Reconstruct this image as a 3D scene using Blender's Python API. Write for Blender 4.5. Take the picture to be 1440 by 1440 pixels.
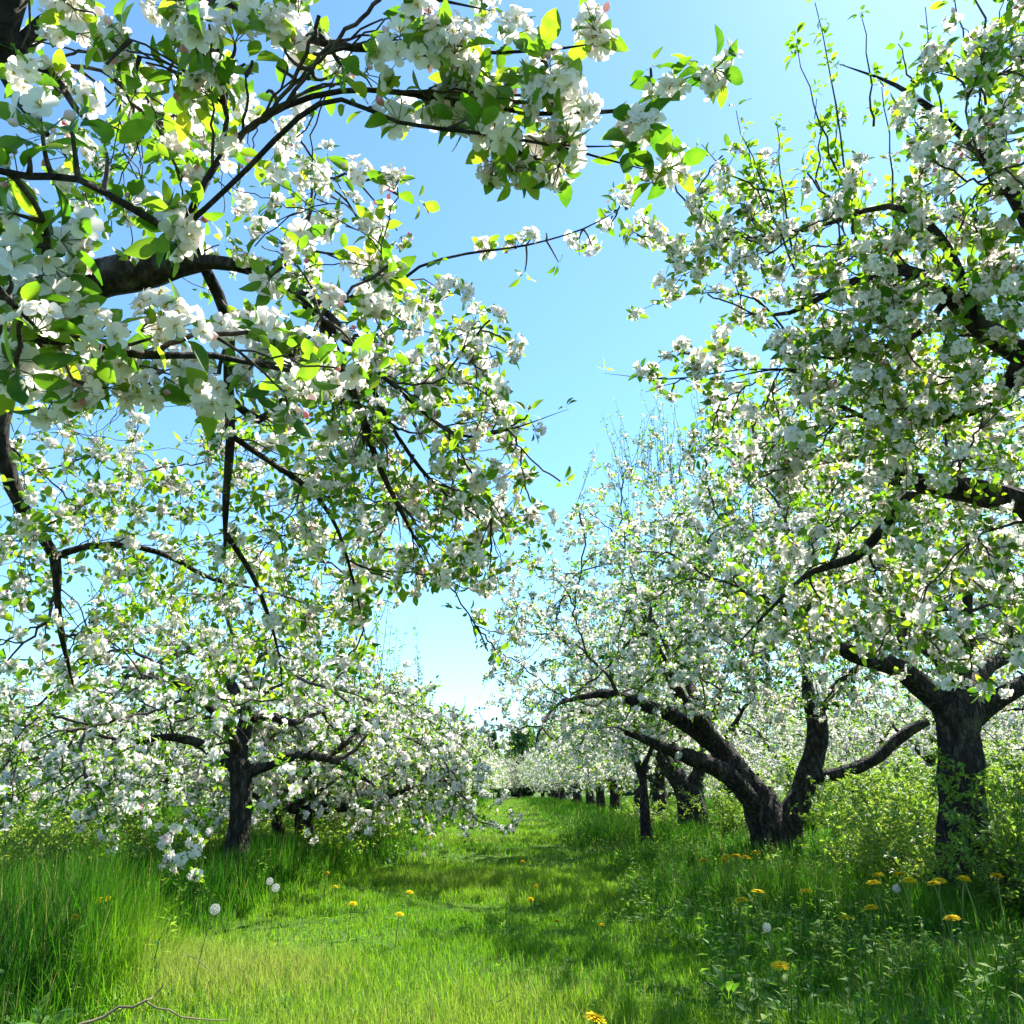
import bpy, math, random
import numpy as np
from mathutils import Vector

# ------------------------------------------------------------------ camera, sky, sun, exposure
for o in list(bpy.data.objects):
    bpy.data.objects.remove(o)
scene = bpy.context.scene
COL = scene.collection

CAM_H = 0.68
F = 1130.0 / 1440.0                       # focal length in image widths
PITCH = math.atan((1110 - 720) / 1130.0)
YAW = math.radians(-0.25)
cam_data = bpy.data.cameras.new('camera')
cam_data.sensor_width = 36.0
cam_data.lens = 36.0 * F
cam_data.clip_start = 0.05
cam_data.clip_end = 2000.0
cam = bpy.data.objects.new('camera', cam_data)
cam.location = (0, 0, CAM_H)
cam.rotation_euler = (math.pi / 2 + PITCH, 0, YAW)
COL.objects.link(cam)
scene.camera = cam

SUN_EL, SUN_AZ = math.radians(55), math.radians(46)
world = bpy.data.worlds.new('World')
scene.world = world
world.use_nodes = True
wn, wl = world.node_tree.nodes, world.node_tree.links
bg = wn['Background']
sky = wn.new('ShaderNodeTexSky')
sky.sky_type = 'NISHITA'
sky.sun_disc = False
sky.sun_elevation = SUN_EL
sky.sun_rotation = SUN_AZ
sky.air_density = 1.0
sky.dust_density = 0.2
sky.ozone_density = 10.0
tint = wn.new('ShaderNodeMixRGB')               # the cool green cast of this sky
tint.blend_type = 'MULTIPLY'
tint.inputs[0].default_value = 1.0
tint.inputs[2].default_value = (1.06, 1.14, 1.0, 1)
wl.new(sky.outputs['Color'], tint.inputs[1])
wl.new(tint.outputs[0], bg.inputs['Color'])
bg.inputs['Strength'].default_value = 0.102

sun_vec = Vector((math.sin(SUN_AZ) * math.cos(SUN_EL), math.cos(SUN_AZ) * math.cos(SUN_EL), math.sin(SUN_EL)))
sd = bpy.data.lights.new('sun', 'SUN')
sd.energy = 5.0
sd.angle = math.radians(0.53)
sd.color = (1.0, 0.95, 0.86)
sun = bpy.data.objects.new('sun', sd)
sun.rotation_euler = sun_vec.to_track_quat('Z', 'Y').to_euler()
sun.location = (10, 10, 20)
COL.objects.link(sun)

scene.view_settings.view_transform = 'Standard'
scene.view_settings.look = 'None'
scene.view_settings.exposure = 1.66
scene.view_settings.gamma = 1.0
scene.render.engine = 'CYCLES'
cy = scene.cycles
cy.max_bounces = 5
cy.diffuse_bounces = 2
cy.transmission_bounces = 3
cy.glossy_bounces = 2
cy.use_denoising = True

# ------------------------------------------------------------------ pixel rays (1440 px photograph) -> world points
_cp, _sp, _cy, _sy = math.cos(PITCH), math.sin(PITCH), math.cos(YAW), math.sin(YAW)
CAM = np.array([0, 0, CAM_H])

def ray(px, py):
    x, y = (px - 720) / 1130.0, (720 - py) / 1130.0
    d = np.array([x, _cp - y * _sp, _sp + y * _cp])
    d = np.array([d[0] * _cy - d[1] * _sy, d[0] * _sy + d[1] * _cy, d[2]])
    return d / np.linalg.norm(d)

def at_r(px, py, r):                       # r metres along the line of sight
    return CAM + ray(px, py) * r

def at_y(px, py, y):                       # on the upright plane y metres ahead
    d = ray(px, py)
    return CAM + d * (y / d[1])

def at_z(px, py, z):                       # on the level plane of height z
    d = ray(px, py)
    return CAM + d * ((z - CAM_H) / d[2])

# ------------------------------------------------------------------ materials
def new_mat(name):
    m = bpy.data.materials.new(name)
    m.use_nodes = True
    n, l = m.node_tree.nodes, m.node_tree.links
    n.clear()
    out = n.new('ShaderNodeOutputMaterial')
    return m, n, l, out

def ramp(n, stops):
    r = n.new('ShaderNodeValToRGB')
    e = r.color_ramp.elements
    while len(e) < len(stops):
        e.new(0.5)
    for el, (p, c) in zip(e, stops):
        el.position = p
        el.color = (*c, 1)
    return r

def leaf_mat(name, refl, trans, mix=0.45, rough=0.45, spec=0.35, noise_scale=None):
    """thin leaf: per-leaf attribute v picks the hue, light passes through"""
    m, n, l, out = new_mat(name)
    a = n.new('ShaderNodeAttribute'); a.attribute_name = 'v'
    fac = a.outputs['Fac']
    if noise_scale:
        tc = n.new('ShaderNodeTexCoord')
        nz = n.new('ShaderNodeTexNoise'); nz.inputs['Scale'].default_value = noise_scale
        nz.inputs['Detail'].default_value = 3
        l.new(tc.outputs['Object'], nz.inputs['Vector'])
        ma = n.new('ShaderNodeMath'); ma.operation = 'MULTIPLY_ADD'
        l.new(nz.outputs['Fac'], ma.inputs[0]); ma.inputs[1].default_value = 0.9; ma.inputs[2].default_value = -0.45
        ad = n.new('ShaderNodeMath'); ad.operation = 'ADD'; ad.use_clamp = True
        l.new(fac, ad.inputs[0]); l.new(ma.outputs[0], ad.inputs[1])
        fac = ad.outputs[0]
    r1, r2 = ramp(n, refl), ramp(n, trans)
    l.new(fac, r1.inputs[0]); l.new(fac, r2.inputs[0])
    p = n.new('ShaderNodeBsdfPrincipled')
    p.inputs['Roughness'].default_value = rough
    p.inputs['Specular IOR Level'].default_value = spec
    l.new(r1.outputs[0], p.inputs['Base Color'])
    t = n.new('ShaderNodeBsdfTranslucent'); l.new(r2.outputs[0], t.inputs['Color'])
    mx = n.new('ShaderNodeMixShader'); mx.inputs[0].default_value = mix
    l.new(p.outputs[0], mx.inputs[1]); l.new(t.outputs[0], mx.inputs[2])
    l.new(mx.outputs[0], out.inputs['Surface'])
    return m

def bark_mat(name, dark, mid, light, scale=26.0, bump=0.95):
    m, n, l, out = new_mat(name)
    tc = n.new('ShaderNodeTexCoord')
    mp = n.new('ShaderNodeMapping'); mp.inputs['Scale'].default_value = (1, 1, 0.35)
    l.new(tc.outputs['Object'], mp.inputs['Vector'])
    nz = n.new('ShaderNodeTexNoise'); nz.inputs['Scale'].default_value = scale
    nz.inputs['Detail'].default_value = 8; nz.inputs['Roughness'].default_value = 0.68
    l.new(mp.outputs[0], nz.inputs['Vector'])
    vo = n.new('ShaderNodeTexVoronoi'); vo.inputs['Scale'].default_value = scale * 1.5
    vo.feature = 'DISTANCE_TO_EDGE'
    l.new(mp.outputs[0], vo.inputs['Vector'])
    r = ramp(n, [(0.36, dark), (0.52, mid), (0.66, light)])
    l.new(nz.outputs['Fac'], r.inputs[0])
    n2 = n.new('ShaderNodeTexNoise'); n2.inputs['Scale'].default_value = 5.0; n2.inputs['Detail'].default_value = 5
    l.new(tc.outputs['Object'], n2.inputs['Vector'])
    r2 = ramp(n, [(0.60, (0, 0, 0)), (0.70, (0.75, 0.75, 0.75))])
    l.new(n2.outputs['Fac'], r2.inputs[0])
    mixc = n.new('ShaderNodeMixRGB'); mixc.inputs[2].default_value = (0.085, 0.088, 0.05, 1)   # lichen
    l.new(r2.outputs[0], mixc.inputs[0]); l.new(r.outputs[0], mixc.inputs[1])
    p = n.new('ShaderNodeBsdfPrincipled'); p.inputs['Roughness'].default_value = 0.85
    p.inputs['Specular IOR Level'].default_value = 0.25
    l.new(mixc.outputs[0], p.inputs['Base Color'])
    ad = n.new('ShaderNodeMath'); ad.operation = 'MULTIPLY_ADD'
    l.new(vo.outputs['Distance'], ad.inputs[0]); ad.inputs[1].default_value = 1.6
    l.new(nz.outputs['Fac'], ad.inputs[2])
    b = n.new('ShaderNodeBump'); b.inputs['Strength'].default_value = bump; b.inputs['Distance'].default_value = 0.035
    l.new(ad.outputs[0], b.inputs['Height']); l.new(b.outputs[0], p.inputs['Normal'])
    l.new(p.outputs[0], out.inputs['Surface'])
    return m

M_LEAF = leaf_mat('apple_leaf', [(0, (0.016, 0.058, 0.007)), (0.5, (0.036, 0.105, 0.012)), (0.9, (0.08, 0.18, 0.02)), (1, (0.12, 0.19, 0.025))],
                  [(0, (0.08, 0.26, 0.010)), (0.5, (0.24, 0.50, 0.016)), (0.9, (0.44, 0.64, 0.025)), (1, (0.52, 0.62, 0.03))], 0.5, 0.42, 0.3, 55.0)
M_PETAL = leaf_mat('apple_petal', [(0, (0.90, 0.86, 0.85)), (0.6, (0.86, 0.80, 0.80)), (0.85, (0.84, 0.66, 0.68)), (1, (0.72, 0.30, 0.36))],
                   [(0, (0.92, 0.89, 0.83)), (0.6, (0.90, 0.83, 0.79)), (0.85, (0.82, 0.58, 0.58)), (1, (0.68, 0.25, 0.30))], 0.52, 0.6, 0.2, 38.0)
M_STAMEN = leaf_mat('stamen', [(0, (0.55, 0.45, 0.10)), (1, (0.65, 0.60, 0.20))], [(0, (0.5, 0.45, 0.1)), (1, (0.6, 0.6, 0.2))], 0.3, 0.7, 0.1)
M_STALK = leaf_mat('green_stalk', [(0, (0.13, 0.20, 0.05)), (1, (0.22, 0.28, 0.08))], [(0, (0.25, 0.4, 0.06)), (1, (0.4, 0.5, 0.1))], 0.3, 0.5, 0.3)
M_BARK = bark_mat('apple_bark', (0.008, 0.007, 0.006), (0.030, 0.025, 0.021), (0.12, 0.105, 0.09))
M_TWIG = bark_mat('twig_bark', (0.028, 0.020, 0.018), (0.06, 0.045, 0.038), (0.12, 0.10, 0.09), 60, 0.3)
M_GRASS = leaf_mat('grass_blade', [(0, (0.013, 0.055, 0.004)), (0.45, (0.042, 0.13, 0.007)), (0.8, (0.095, 0.215, 0.010)), (1, (0.28, 0.25, 0.08))],
                   [(0, (0.03, 0.15, 0.006)), (0.45, (0.12, 0.37, 0.010)), (0.8, (0.30, 0.56, 0.012)), (1, (0.45, 0.40, 0.12))], 0.45, 0.55, 0.14)
M_WEED = leaf_mat('weed_leaf', [(0, (0.03, 0.10, 0.014)), (0.5, (0.06, 0.16, 0.02)), (1, (0.15, 0.22, 0.04))],
                  [(0, (0.08, 0.28, 0.02)), (0.5, (0.22, 0.46, 0.03)), (1, (0.45, 0.58, 0.07))], 0.42, 0.6, 0.2)
M_SHRUB = leaf_mat('shrub_leaf', [(0, (0.045, 0.13, 0.018)), (0.5, (0.09, 0.19, 0.025)), (1, (0.20, 0.25, 0.04))],
                   [(0, (0.16, 0.38, 0.03)), (0.5, (0.34, 0.56, 0.04)), (1, (0.56, 0.62, 0.07))], 0.45, 0.45, 0.4)
M_FAR = leaf_mat('far_leaf', [(0, (0.035, 0.09, 0.035)), (0.5, (0.06, 0.15, 0.05)), (1, (0.11, 0.22, 0.06))],
                 [(0, (0.03, 0.12, 0.03)), (0.5, (0.08, 0.24, 0.04)), (1, (0.2, 0.4, 0.06))], 0.3, 0.5, 0.3)
M_YELLOW = leaf_mat('dandelion_yellow', [(0, (0.78, 0.52, 0.004)), (1, (0.85, 0.68, 0.01))], [(0, (0.78, 0.55, 0.005)), (1, (0.85, 0.68, 0.01))], 0.3, 0.6, 0.1)
M_FLUFF = leaf_mat('dandelion_fluff', [(0, (0.50, 0.50, 0.48)), (1, (0.62, 0.62, 0.60))], [(0, (0.5, 0.5, 0.48)), (1, (0.6, 0.6, 0.58))], 0.5, 0.8, 0.1)
M_DRY = leaf_mat('dry_stalk', [(0, (0.13, 0.10, 0.07)), (1, (0.30, 0.25, 0.17))], [(0, (0.26, 0.20, 0.12)), (1, (0.45, 0.38, 0.24))], 0.2, 0.7, 0.2)

def ground_mat():
    m, n, l, out = new_mat('meadow_soil')
    tc = n.new('ShaderNodeTexCoord')
    a = n.new('ShaderNodeTexNoise'); a.inputs['Scale'].default_value = 0.6; a.inputs['Detail'].default_value = 6
    b = n.new('ShaderNodeTexNoise'); b.inputs['Scale'].default_value = 28; b.inputs['Detail'].default_value = 8
    l.new(tc.outputs['Object'], a.inputs['Vector']); l.new(tc.outputs['Object'], b.inputs['Vector'])
    r1 = ramp(n, [(0.3, (0.035, 0.085, 0.012)), (0.55, (0.06, 0.125, 0.014)), (0.75, (0.10, 0.15, 0.02))])
    r2 = ramp(n, [(0.35, (0.030, 0.040, 0.012)), (0.6, (0.07, 0.12, 0.016))])
    l.new(a.outputs['Fac'], r1.inputs[0]); l.new(b.outputs['Fac'], r2.inputs[0])
    mx = n.new('ShaderNodeMixRGB'); mx.inputs[0].default_value = 0.55
    l.new(r1.outputs[0], mx.inputs[1]); l.new(r2.outputs[0], mx.inputs[2])
    p = n.new('ShaderNodeBsdfPrincipled'); p.inputs['Roughness'].default_value = 0.95
    p.inputs['Specular IOR Level'].default_value = 0.1
    l.new(mx.outputs[0], p.inputs['Base Color'])
    bp = n.new('ShaderNodeBump'); bp.inputs['Strength'].default_value = 0.8; bp.inputs['Distance'].default_value = 0.03
    l.new(b.outputs['Fac'], bp.inputs['Height']); l.new(bp.outputs[0], p.inputs['Normal'])
    l.new(p.outputs[0], out.inputs['Surface'])
    return m
M_GROUND = ground_mat()

# ------------------------------------------------------------------ object helpers
def tag(o, label=None, cat=None, group=None, kind=None):
    for k, v in (('label', label), ('category', cat), ('group', group), ('kind', kind)):
        if v is not None:
            o[k] = v
    return o

def empty(name, loc=(0, 0, 0), rz=0.0):
    o = bpy.data.objects.new(name, None)
    o.empty_display_size = 0.2
    o.location = loc
    o.rotation_euler = (0, 0, rz)
    COL.objects.link(o)
    return o

def copy_tree(o, parent=None):
    c = o.copy()
    COL.objects.link(c)
    if parent is not None:
        c.parent = parent
    for ch in list(o.children):
        copy_tree(ch, c)
    return c

class Acc:
    """collects quads, their value v (0..1) and material slot; builds one mesh object"""
    def __init__(self):
        self.V, self.F, self.a, self.m, self.n = [], [], [], [], 0
    def add(self, V, Fq, v, mat=0):
        V = np.asarray(V, np.float32).reshape(-1, 3)
        Fq = np.asarray(Fq, np.int64).reshape(-1, 4)
        self.V.append(V); self.F.append(Fq + self.n); self.n += len(V)
        self.a.append(np.broadcast_to(np.asarray(v, np.float32), (len(Fq),)))
        self.m.append(np.broadcast_to(np.asarray(mat, np.int32), (len(Fq),)))
    def build(self, name, mats, parent=None, offset=None):
        V = np.concatenate(self.V)
        Fq = np.concatenate(self.F)
        if offset is not None:
            V = V - np.asarray(offset, np.float32)
        me = bpy.data.meshes.new(name)
        me.vertices.add(len(V)); me.vertices.foreach_set('co', V.ravel())
        me.loops.add(Fq.size); me.loops.foreach_set('vertex_index', Fq.ravel().astype(np.int32))
        me.polygons.add(len(Fq))
        me.polygons.foreach_set('loop_start', np.arange(0, Fq.size, 4, dtype=np.int32))
        me.polygons.foreach_set('material_index', np.concatenate(self.m).astype(np.int32))
        me.polygons.foreach_set('use_smooth', np.ones(len(Fq), bool))
        at = me.attributes.new('v', 'FLOAT', 'FACE')
        at.data.foreach_set('value', np.clip(np.concatenate(self.a), 0, 1).astype(np.float32))
        for m in mats:
            me.materials.append(m)
        me.update(calc_edges=True)
        o = bpy.data.objects.new(name, me)
        COL.objects.link(o)
        if parent is not None:
            o.parent = parent
        return o

def norm(a):
    a = np.asarray(a, float)
    return a / (np.linalg.norm(a, axis=-1, keepdims=True) + 1e-9)

def frames(d, rng, spin=True):
    """N rotation matrices whose local z is d"""
    d = norm(d)
    r = rng.normal(size=d.shape) if spin else np.tile([0.13, 0.21, 0.97], (len(d), 1))
    x = norm(np.cross(r, d))
    y = np.cross(d, x)
    return np.stack([x, y, d], -1)

def scatter(acc, T, M, pos, rng, jitter=0.15):
    """T = (verts, quads, v, mat) placed with rotation*scale M at pos"""
    V, Fq, v, m = T
    N = len(pos)
    if N == 0:
        return
    P = np.einsum('nij,vj->nvi', M, V) + pos[:, None, :]
    FF = Fq[None] + (np.arange(N) * len(V))[:, None, None]
    vv = v[None] + rng.uniform(-jitter, jitter, (N, 1))
    acc.add(P.reshape(-1, 3), FF.reshape(-1, 4), vv.ravel(), np.tile(m, N))

def nz(p, s=1.0, k=0.0):
    """cheap smooth noise in [-1, 1] of points (...,3)"""
    p = np.asarray(p) * s
    x, y, z = p[..., 0] + k, p[..., 1] + 1.7 * k, p[..., 2] - 0.6 * k
    return (np.sin(1.7 * x + 2.3 * np.sin(1.1 * y + 0.7 * z)) + np.sin(2.1 * y + 1.9 * np.sin(1.3 * z - 0.8 * x) + 1.0)
            + np.sin(1.9 * z + 2.1 * np.sin(0.9 * x + 1.2 * y) + 2.0)) / 3.0

def tubes(acc, P, R, sides, rng, v=0.5, mat=0):
    """N tubes of K points each: P (N,K,3), R (N,K)"""
    P = np.asarray(P, float); R = np.asarray(R, float)
    N, K, _ = P.shape
    T = np.empty_like(P)
    T[:, 1:-1] = P[:, 2:] - P[:, :-2]
    T[:, 0] = P[:, 1] - P[:, 0]; T[:, -1] = P[:, -1] - P[:, -2]
    T = norm(T)
    ref = norm(np.cross(norm(P[:, -1] - P[:, 0] + 1e-6), rng.normal(size=(N, 3))))[:, None, :]
    X = norm(np.cross(np.broadcast_to(ref, T.shape), T))
    Y = np.cross(T, X)
    an = np.arange(sides) * 2 * math.pi / sides
    V = P[:, :, None, :] + R[:, :, None, None] * (np.cos(an)[None, None, :, None] * X[:, :, None, :] + np.sin(an)[None, None, :, None] * Y[:, :, None, :])
    i = np.arange(K - 1)[:, None] * sides
    j = np.arange(sides)[None]
    jn = (j + 1) % sides
    q = np.stack([i + j, i + jn, i + sides + jn, i + sides + j], -1).reshape(-1, 4)
    FF = q[None] + (np.arange(N) * K * sides)[:, None, None]
    acc.add(V.reshape(-1, 3), FF.reshape(-1, 4), v, mat)

def resample(pts, rad, step):
    """Catmull-Rom through the given points"""
    pts = np.asarray(pts, float); rad = np.asarray(rad, float)
    ext = np.vstack([2 * pts[0] - pts[1], pts, 2 * pts[-1] - pts[-2]])
    oP, oR = [], []
    for i in range(len(pts) - 1):
        p0, p1, p2, p3 = ext[i:i + 4]
        n = max(2, int(np.linalg.norm(p2 - p1) / step))
        for t in np.arange(n) / n:
            oP.append(0.5 * (2 * p1 + (p2 - p0) * t + (2 * p0 - 5 * p1 + 4 * p2 - p3) * t * t + (3 * p1 - p0 - 3 * p2 + p3) * t ** 3))
            oR.append(rad[i] * (1 - t) + rad[i + 1] * t)
    oP.append(pts[-1]); oR.append(rad[-1])
    return np.array(oP), np.array(oR)

def knotty(acc, pts, rad, sides, rng, rough=0.16, mat=0, cap=False, flare=False):
    """one gnarled limb or trunk with lumps and ridges"""
    P, R = pts, rad.copy()
    K = len(P)
    T = np.gradient(P, axis=0); T = norm(T)
    x = norm(np.cross(T[0], [0.31, 0.87, 0.37]))
    an = np.arange(sides) * 2 * math.pi / sides
    V = np.empty((K, sides, 3))
    k = rng.uniform(0, 50)
    ridge = rng.integers(3, 6)
    for i in range(K):
        x = norm(x - T[i] * np.dot(x, T[i])); y = np.cross(T[i], x)
        ring = np.cos(an)[:, None] * x + np.sin(an)[:, None] * y
        base = P[i] + ring * R[i]
        d = rough * (nz(base, 9.0, k) * 0.8 + nz(base, 22.0, k) * 0.55 + nz(base, 48.0, k) * 0.35)
        if flare:
            tt = i / (K - 1)
            d = d + 0.14 * np.sin(an * ridge + 1.5 * nz(base * 0.4, 3, k)) * (0.5 + math.exp(-tt * 5))
        V[i] = P[i] + ring * (R[i] * (1 + d))[:, None]
    i = np.arange(K - 1)[:, None] * sides; j = np.arange(sides)[None]; jn = (j + 1) % sides
    q = np.stack([i + j, i + jn, i + sides + jn, i + sides + j], -1).reshape(-1, 4)
    Vf = V.reshape(-1, 3)
    if cap:                                               # a sawn or broken end
        c = P[-1] + T[-1] * R[-1] * 0.15
        n0 = len(Vf); Vf = np.vstack([Vf, c[None]])
        b = (K - 1) * sides
        extra = [[b + s, b + (s + 1) % sides, b + (s + 2) % sides, n0] for s in range(0, sides, 2)]
        q = np.vstack([q, np.array(extra)])
    acc.add(Vf, q, 0.5, mat)

# ------------------------------------------------------------------ leaf and flower templates
def T_merge(ts):
    V, Fq, v, m, n = [], [], [], [], 0
    for (a, b, c, d) in ts:
        V.append(a); Fq.append(b + n); v.append(c); m.append(d); n += len(a)
    return (np.concatenate(V), np.concatenate(Fq), np.concatenate(v), np.concatenate(m))

def T_move(T, M, p):
    return (T[0] @ np.asarray(M).T + np.asarray(p), T[1], T[2], T[3])

def leaf_T(rng, L, lod, v, wide=0.56, fold=0.35, curl=None, mat=0, petiole=0.3):
    """leaf along local +x, upper side +z"""
    curl = rng.uniform(0.1, 0.55) if curl is None else curl
    if lod == 0:
        t = np.array([0, .12, .3, .52, .74, .9, 1.0]); w = np.array([.05, .55, .92, 1.0, .74, .36, .03])
    elif lod == 1:
        t = np.array([0, .42, 1.0]); w = np.array([.12, 1.0, .05])
    else:
        t = np.array([0, .5, 1.0]); w = np.array([.25, 1.0, .15])
    hw = w * wide * 0.5 * L
    x = t * L
    wav = (nz(np.stack([t * 3, t * 0, t * 0], -1), 1.0, rng.uniform(0, 30)) * 0.05 * L) if lod == 0 else 0 * t
    z = -curl * L * t ** 2 * 0.6
    tw = rng.uniform(-0.4, 0.4) * t
    cols = (-1, 0, 1) if lod < 2 else (-1, 1)
    V = []
    for c in cols:
        up = fold * hw * abs(c)
        V.append(np.stack([x, c * hw * np.cos(tw), z + up + c * hw * np.sin(tw) + wav * c], -1))
    nc, nr = len(cols), len(t)
    V = np.concatenate(V)
    q = [[c * nr + r, (c + 1) * nr + r, (c + 1) * nr + r + 1, c * nr + r + 1] for c in range(nc - 1) for r in range(nr - 1)]
    V[:, 0] += petiole * L
    q = np.array(q)
    if petiole > 0 and lod < 2:
        b = 0.018 * L if lod == 0 else 0.03 * L
        n = len(V)
        V = np.vstack([V, [[0, -b, 0], [0, b, 0], [petiole * L, b, 0.0], [petiole * L, -b, 0.0]]])
        q = np.vstack([q, [[n, n + 1, n + 2, n + 3]]])
    return (V, q, np.full(len(q), v), np.full(len(q), mat))

def rotx(dirv, up, rng=None):
    """matrix taking local x to dirv with local z near up"""
    x = norm(dirv); y = norm(np.cross(up, x)); z = np.cross(x, y)
    return np.stack([x, y, z], -1)

def flower_T(rng, R, lod, openness, v):
    """five-petalled blossom facing local +z; mats 0 petal, 1 stamen"""
    ts = []
    a0 = rng.uniform(0, 6.28)
    for k in range(5):
        a = a0 + k * 2 * math.pi / 5 + rng.normal(0, 0.08)
        op = openness + rng.normal(0, 0.12)
        if lod == 0:
            t = np.array([0.05, .3, .62, .88, 1.0]); w = np.array([.10, .52, .86, .72, .30])
        else:
            t = np.array([0.05, .62, 1.0]); w = np.array([.14, .9, .45])
        el = (1 - op) * 1.25 - 0.25 * op * t              # angle above the flower plane, relaxing outward
        rr = np.concatenate([[0.05], 0.05 + np.cumsum(np.diff(t) * np.cos(el[1:]))]) * R
        zz = np.concatenate([[0], np.cumsum(np.diff(t) * np.sin(el[1:]))]) * R + 0.0
        hw = w * 0.46 * R
        cols = (-1, 0, 1) if lod == 0 else (-1, 1)
        V = []
        for c in cols:
            cup = 0.35 * hw * abs(c) if lod == 0 else 0
            V.append(np.stack([rr, c * hw, zz + cup], -1))
        V = np.concatenate(V)
        nr = len(t)
        q = np.array([[c * nr + r, (c + 1) * nr + r, (c + 1) * nr + r + 1, c * nr + r + 1] for c in range(len(cols) - 1) for r in range(nr - 1)])
        ca, sa = math.cos(a), math.sin(a)
        Rz = np.array([[ca, -sa, 0], [sa, ca, 0], [0, 0, 1]])
        pv = v + rng.uniform(-0.15, 0.15)
        vals = np.full(len(q), pv)
        ts.append((V @ Rz.T, q, vals, np.zeros(len(q), int)))
    if lod == 0:
        for k in range(9):
            d = norm(np.array([rng.normal(0, .45), rng.normal(0, .45), 1.0]))
            s = norm(np.cross(d, rng.normal(size=3))) * R * 0.02
            e = d * R * rng.uniform(.35, .5)
            b = s * 2.6
            V = np.array([-s, s, e + b, e - b])
            ts.append((V, np.array([[0, 1, 2, 3]]), np.array([rng.random()]), np.array([1])))
    return T_merge(ts)

def bud_T(rng, R, lod, v):
    n, k = (6, 5) if lod == 0 else (4, 4)
    t = np.linspace(0, 1, k)
    r = np.array([.15, .75, .9, .6, .08])[:k] if k == 5 else np.array([.2, .85, .75, .1])
    an = np.arange(n) * 2 * math.pi / n
    V = np.stack([(r[:, None] * np.cos(an)) * R * .55, (r[:, None] * np.sin(an)) * R * .55, np.repeat(t[:, None], n, 1) * R * 1.3], -1).reshape(-1, 3)
    q = np.array([[i * n + j, i * n + (j + 1) % n, (i + 1) * n + (j + 1) % n, (i + 1) * n + j] for i in range(k - 1) for j in range(n)])
    return (V, q, np.full(len(q), v), np.zeros(len(q), int))

def stalk_T(p0, p1, r, sides=3, mat=2):
    d = norm(p1 - p0)
    x = norm(np.cross(d, [0.3, 0.5, 0.81])); y = np.cross(d, x)
    an = np.arange(sides) * 2 * math.pi / sides
    ring = np.cos(an)[:, None] * x + np.sin(an)[:, None] * y
    V = np.vstack([p0 + ring * r, p1 + ring * r])
    q = np.array([[j, (j + 1) % sides, sides + (j + 1) % sides, sides + j] for j in range(sides)])
    return (V, q, np.full(sides, 0.5), np.full(sides, mat))

def cluster(rng, lod, nleaf, nflow, nbud=0, s=1.0):
    """a spur: rosette of leaves (template A, mats 0 leaf / 2 stalk) and blossoms (template B, mats 0 petal / 1 stamen)"""
    A, B = [], []
    a0 = rng.uniform(0, 6.28)
    for k in range(nleaf):
        a = a0 + k * 2.399 + rng.normal(0, 0.3)
        el = rng.uniform(-0.15, 0.95)
        d = np.array([math.cos(a) * math.cos(el), math.sin(a) * math.cos(el), math.sin(el)])
        L = rng.uniform(0.022, 0.050) * s
        up = norm(np.array([rng.normal(0, .3), rng.normal(0, .3), 1.0]))
        A.append(T_move(leaf_T(rng, L, lod, rng.beta(2, 2.2), fold=rng.uniform(.15, .6)), rotx(d, up), d * 0.004))
    for k in range(nflow + nbud):
        a = a0 + k * 2.399 + 1.0
        th = 0.12 + 0.95 * math.sqrt((k + 0.3) / max(1, nflow + nbud)) + rng.normal(0, .1)
        d = np.array([math.cos(a) * math.sin(th), math.sin(a) * math.sin(th), math.cos(th)])
        pl = rng.uniform(0.020, 0.034) * s
        p = d * pl
        d2 = norm(d + rng.normal(0, 0.25, 3))
        Mx = frames(d2[None], rng)[0]
        pink = rng.beta(1.2, 2.8) * 0.8
        if k < nflow:
            B.append(T_move(flower_T(rng, rng.uniform(0.017, 0.0225) * s, lod, rng.uniform(0.55, 1.0), pink), Mx, p))
        else:
            B.append(T_move(bud_T(rng, rng.uniform(0.009, 0.014) * s, lod, rng.uniform(0.68, 0.98)), Mx, p))
        if lod == 0:
            A.append(stalk_T(np.zeros(3), p, 0.0009 * s))
    return (T_merge(A) if A else None, T_merge(B) if B else None)

rg = np.random.default_rng(11)
def cluster_set(lod, s=1.0, LV=(4, 7)):
    st = {'bloom': [cluster(rg, lod, rg.integers(*LV), rg.integers(5, 8), rg.integers(0, 2), s) for _ in range(9)],
          'bud': [cluster(rg, lod, rg.integers(4, 7), rg.integers(1, 3), rg.integers(2, 4), s) for _ in range(4)],
          'leaf': [cluster(rg, lod, rg.integers(3, 6), 0, 0, s) for _ in range(5)]}
    return st
CL_NEAR = cluster_set(0, 1.0, (3, 6))
CL_MID = cluster_set(1, 1.1, (5, 8))
CL_FAR = cluster_set(2, 1.25, (4, 7))

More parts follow.
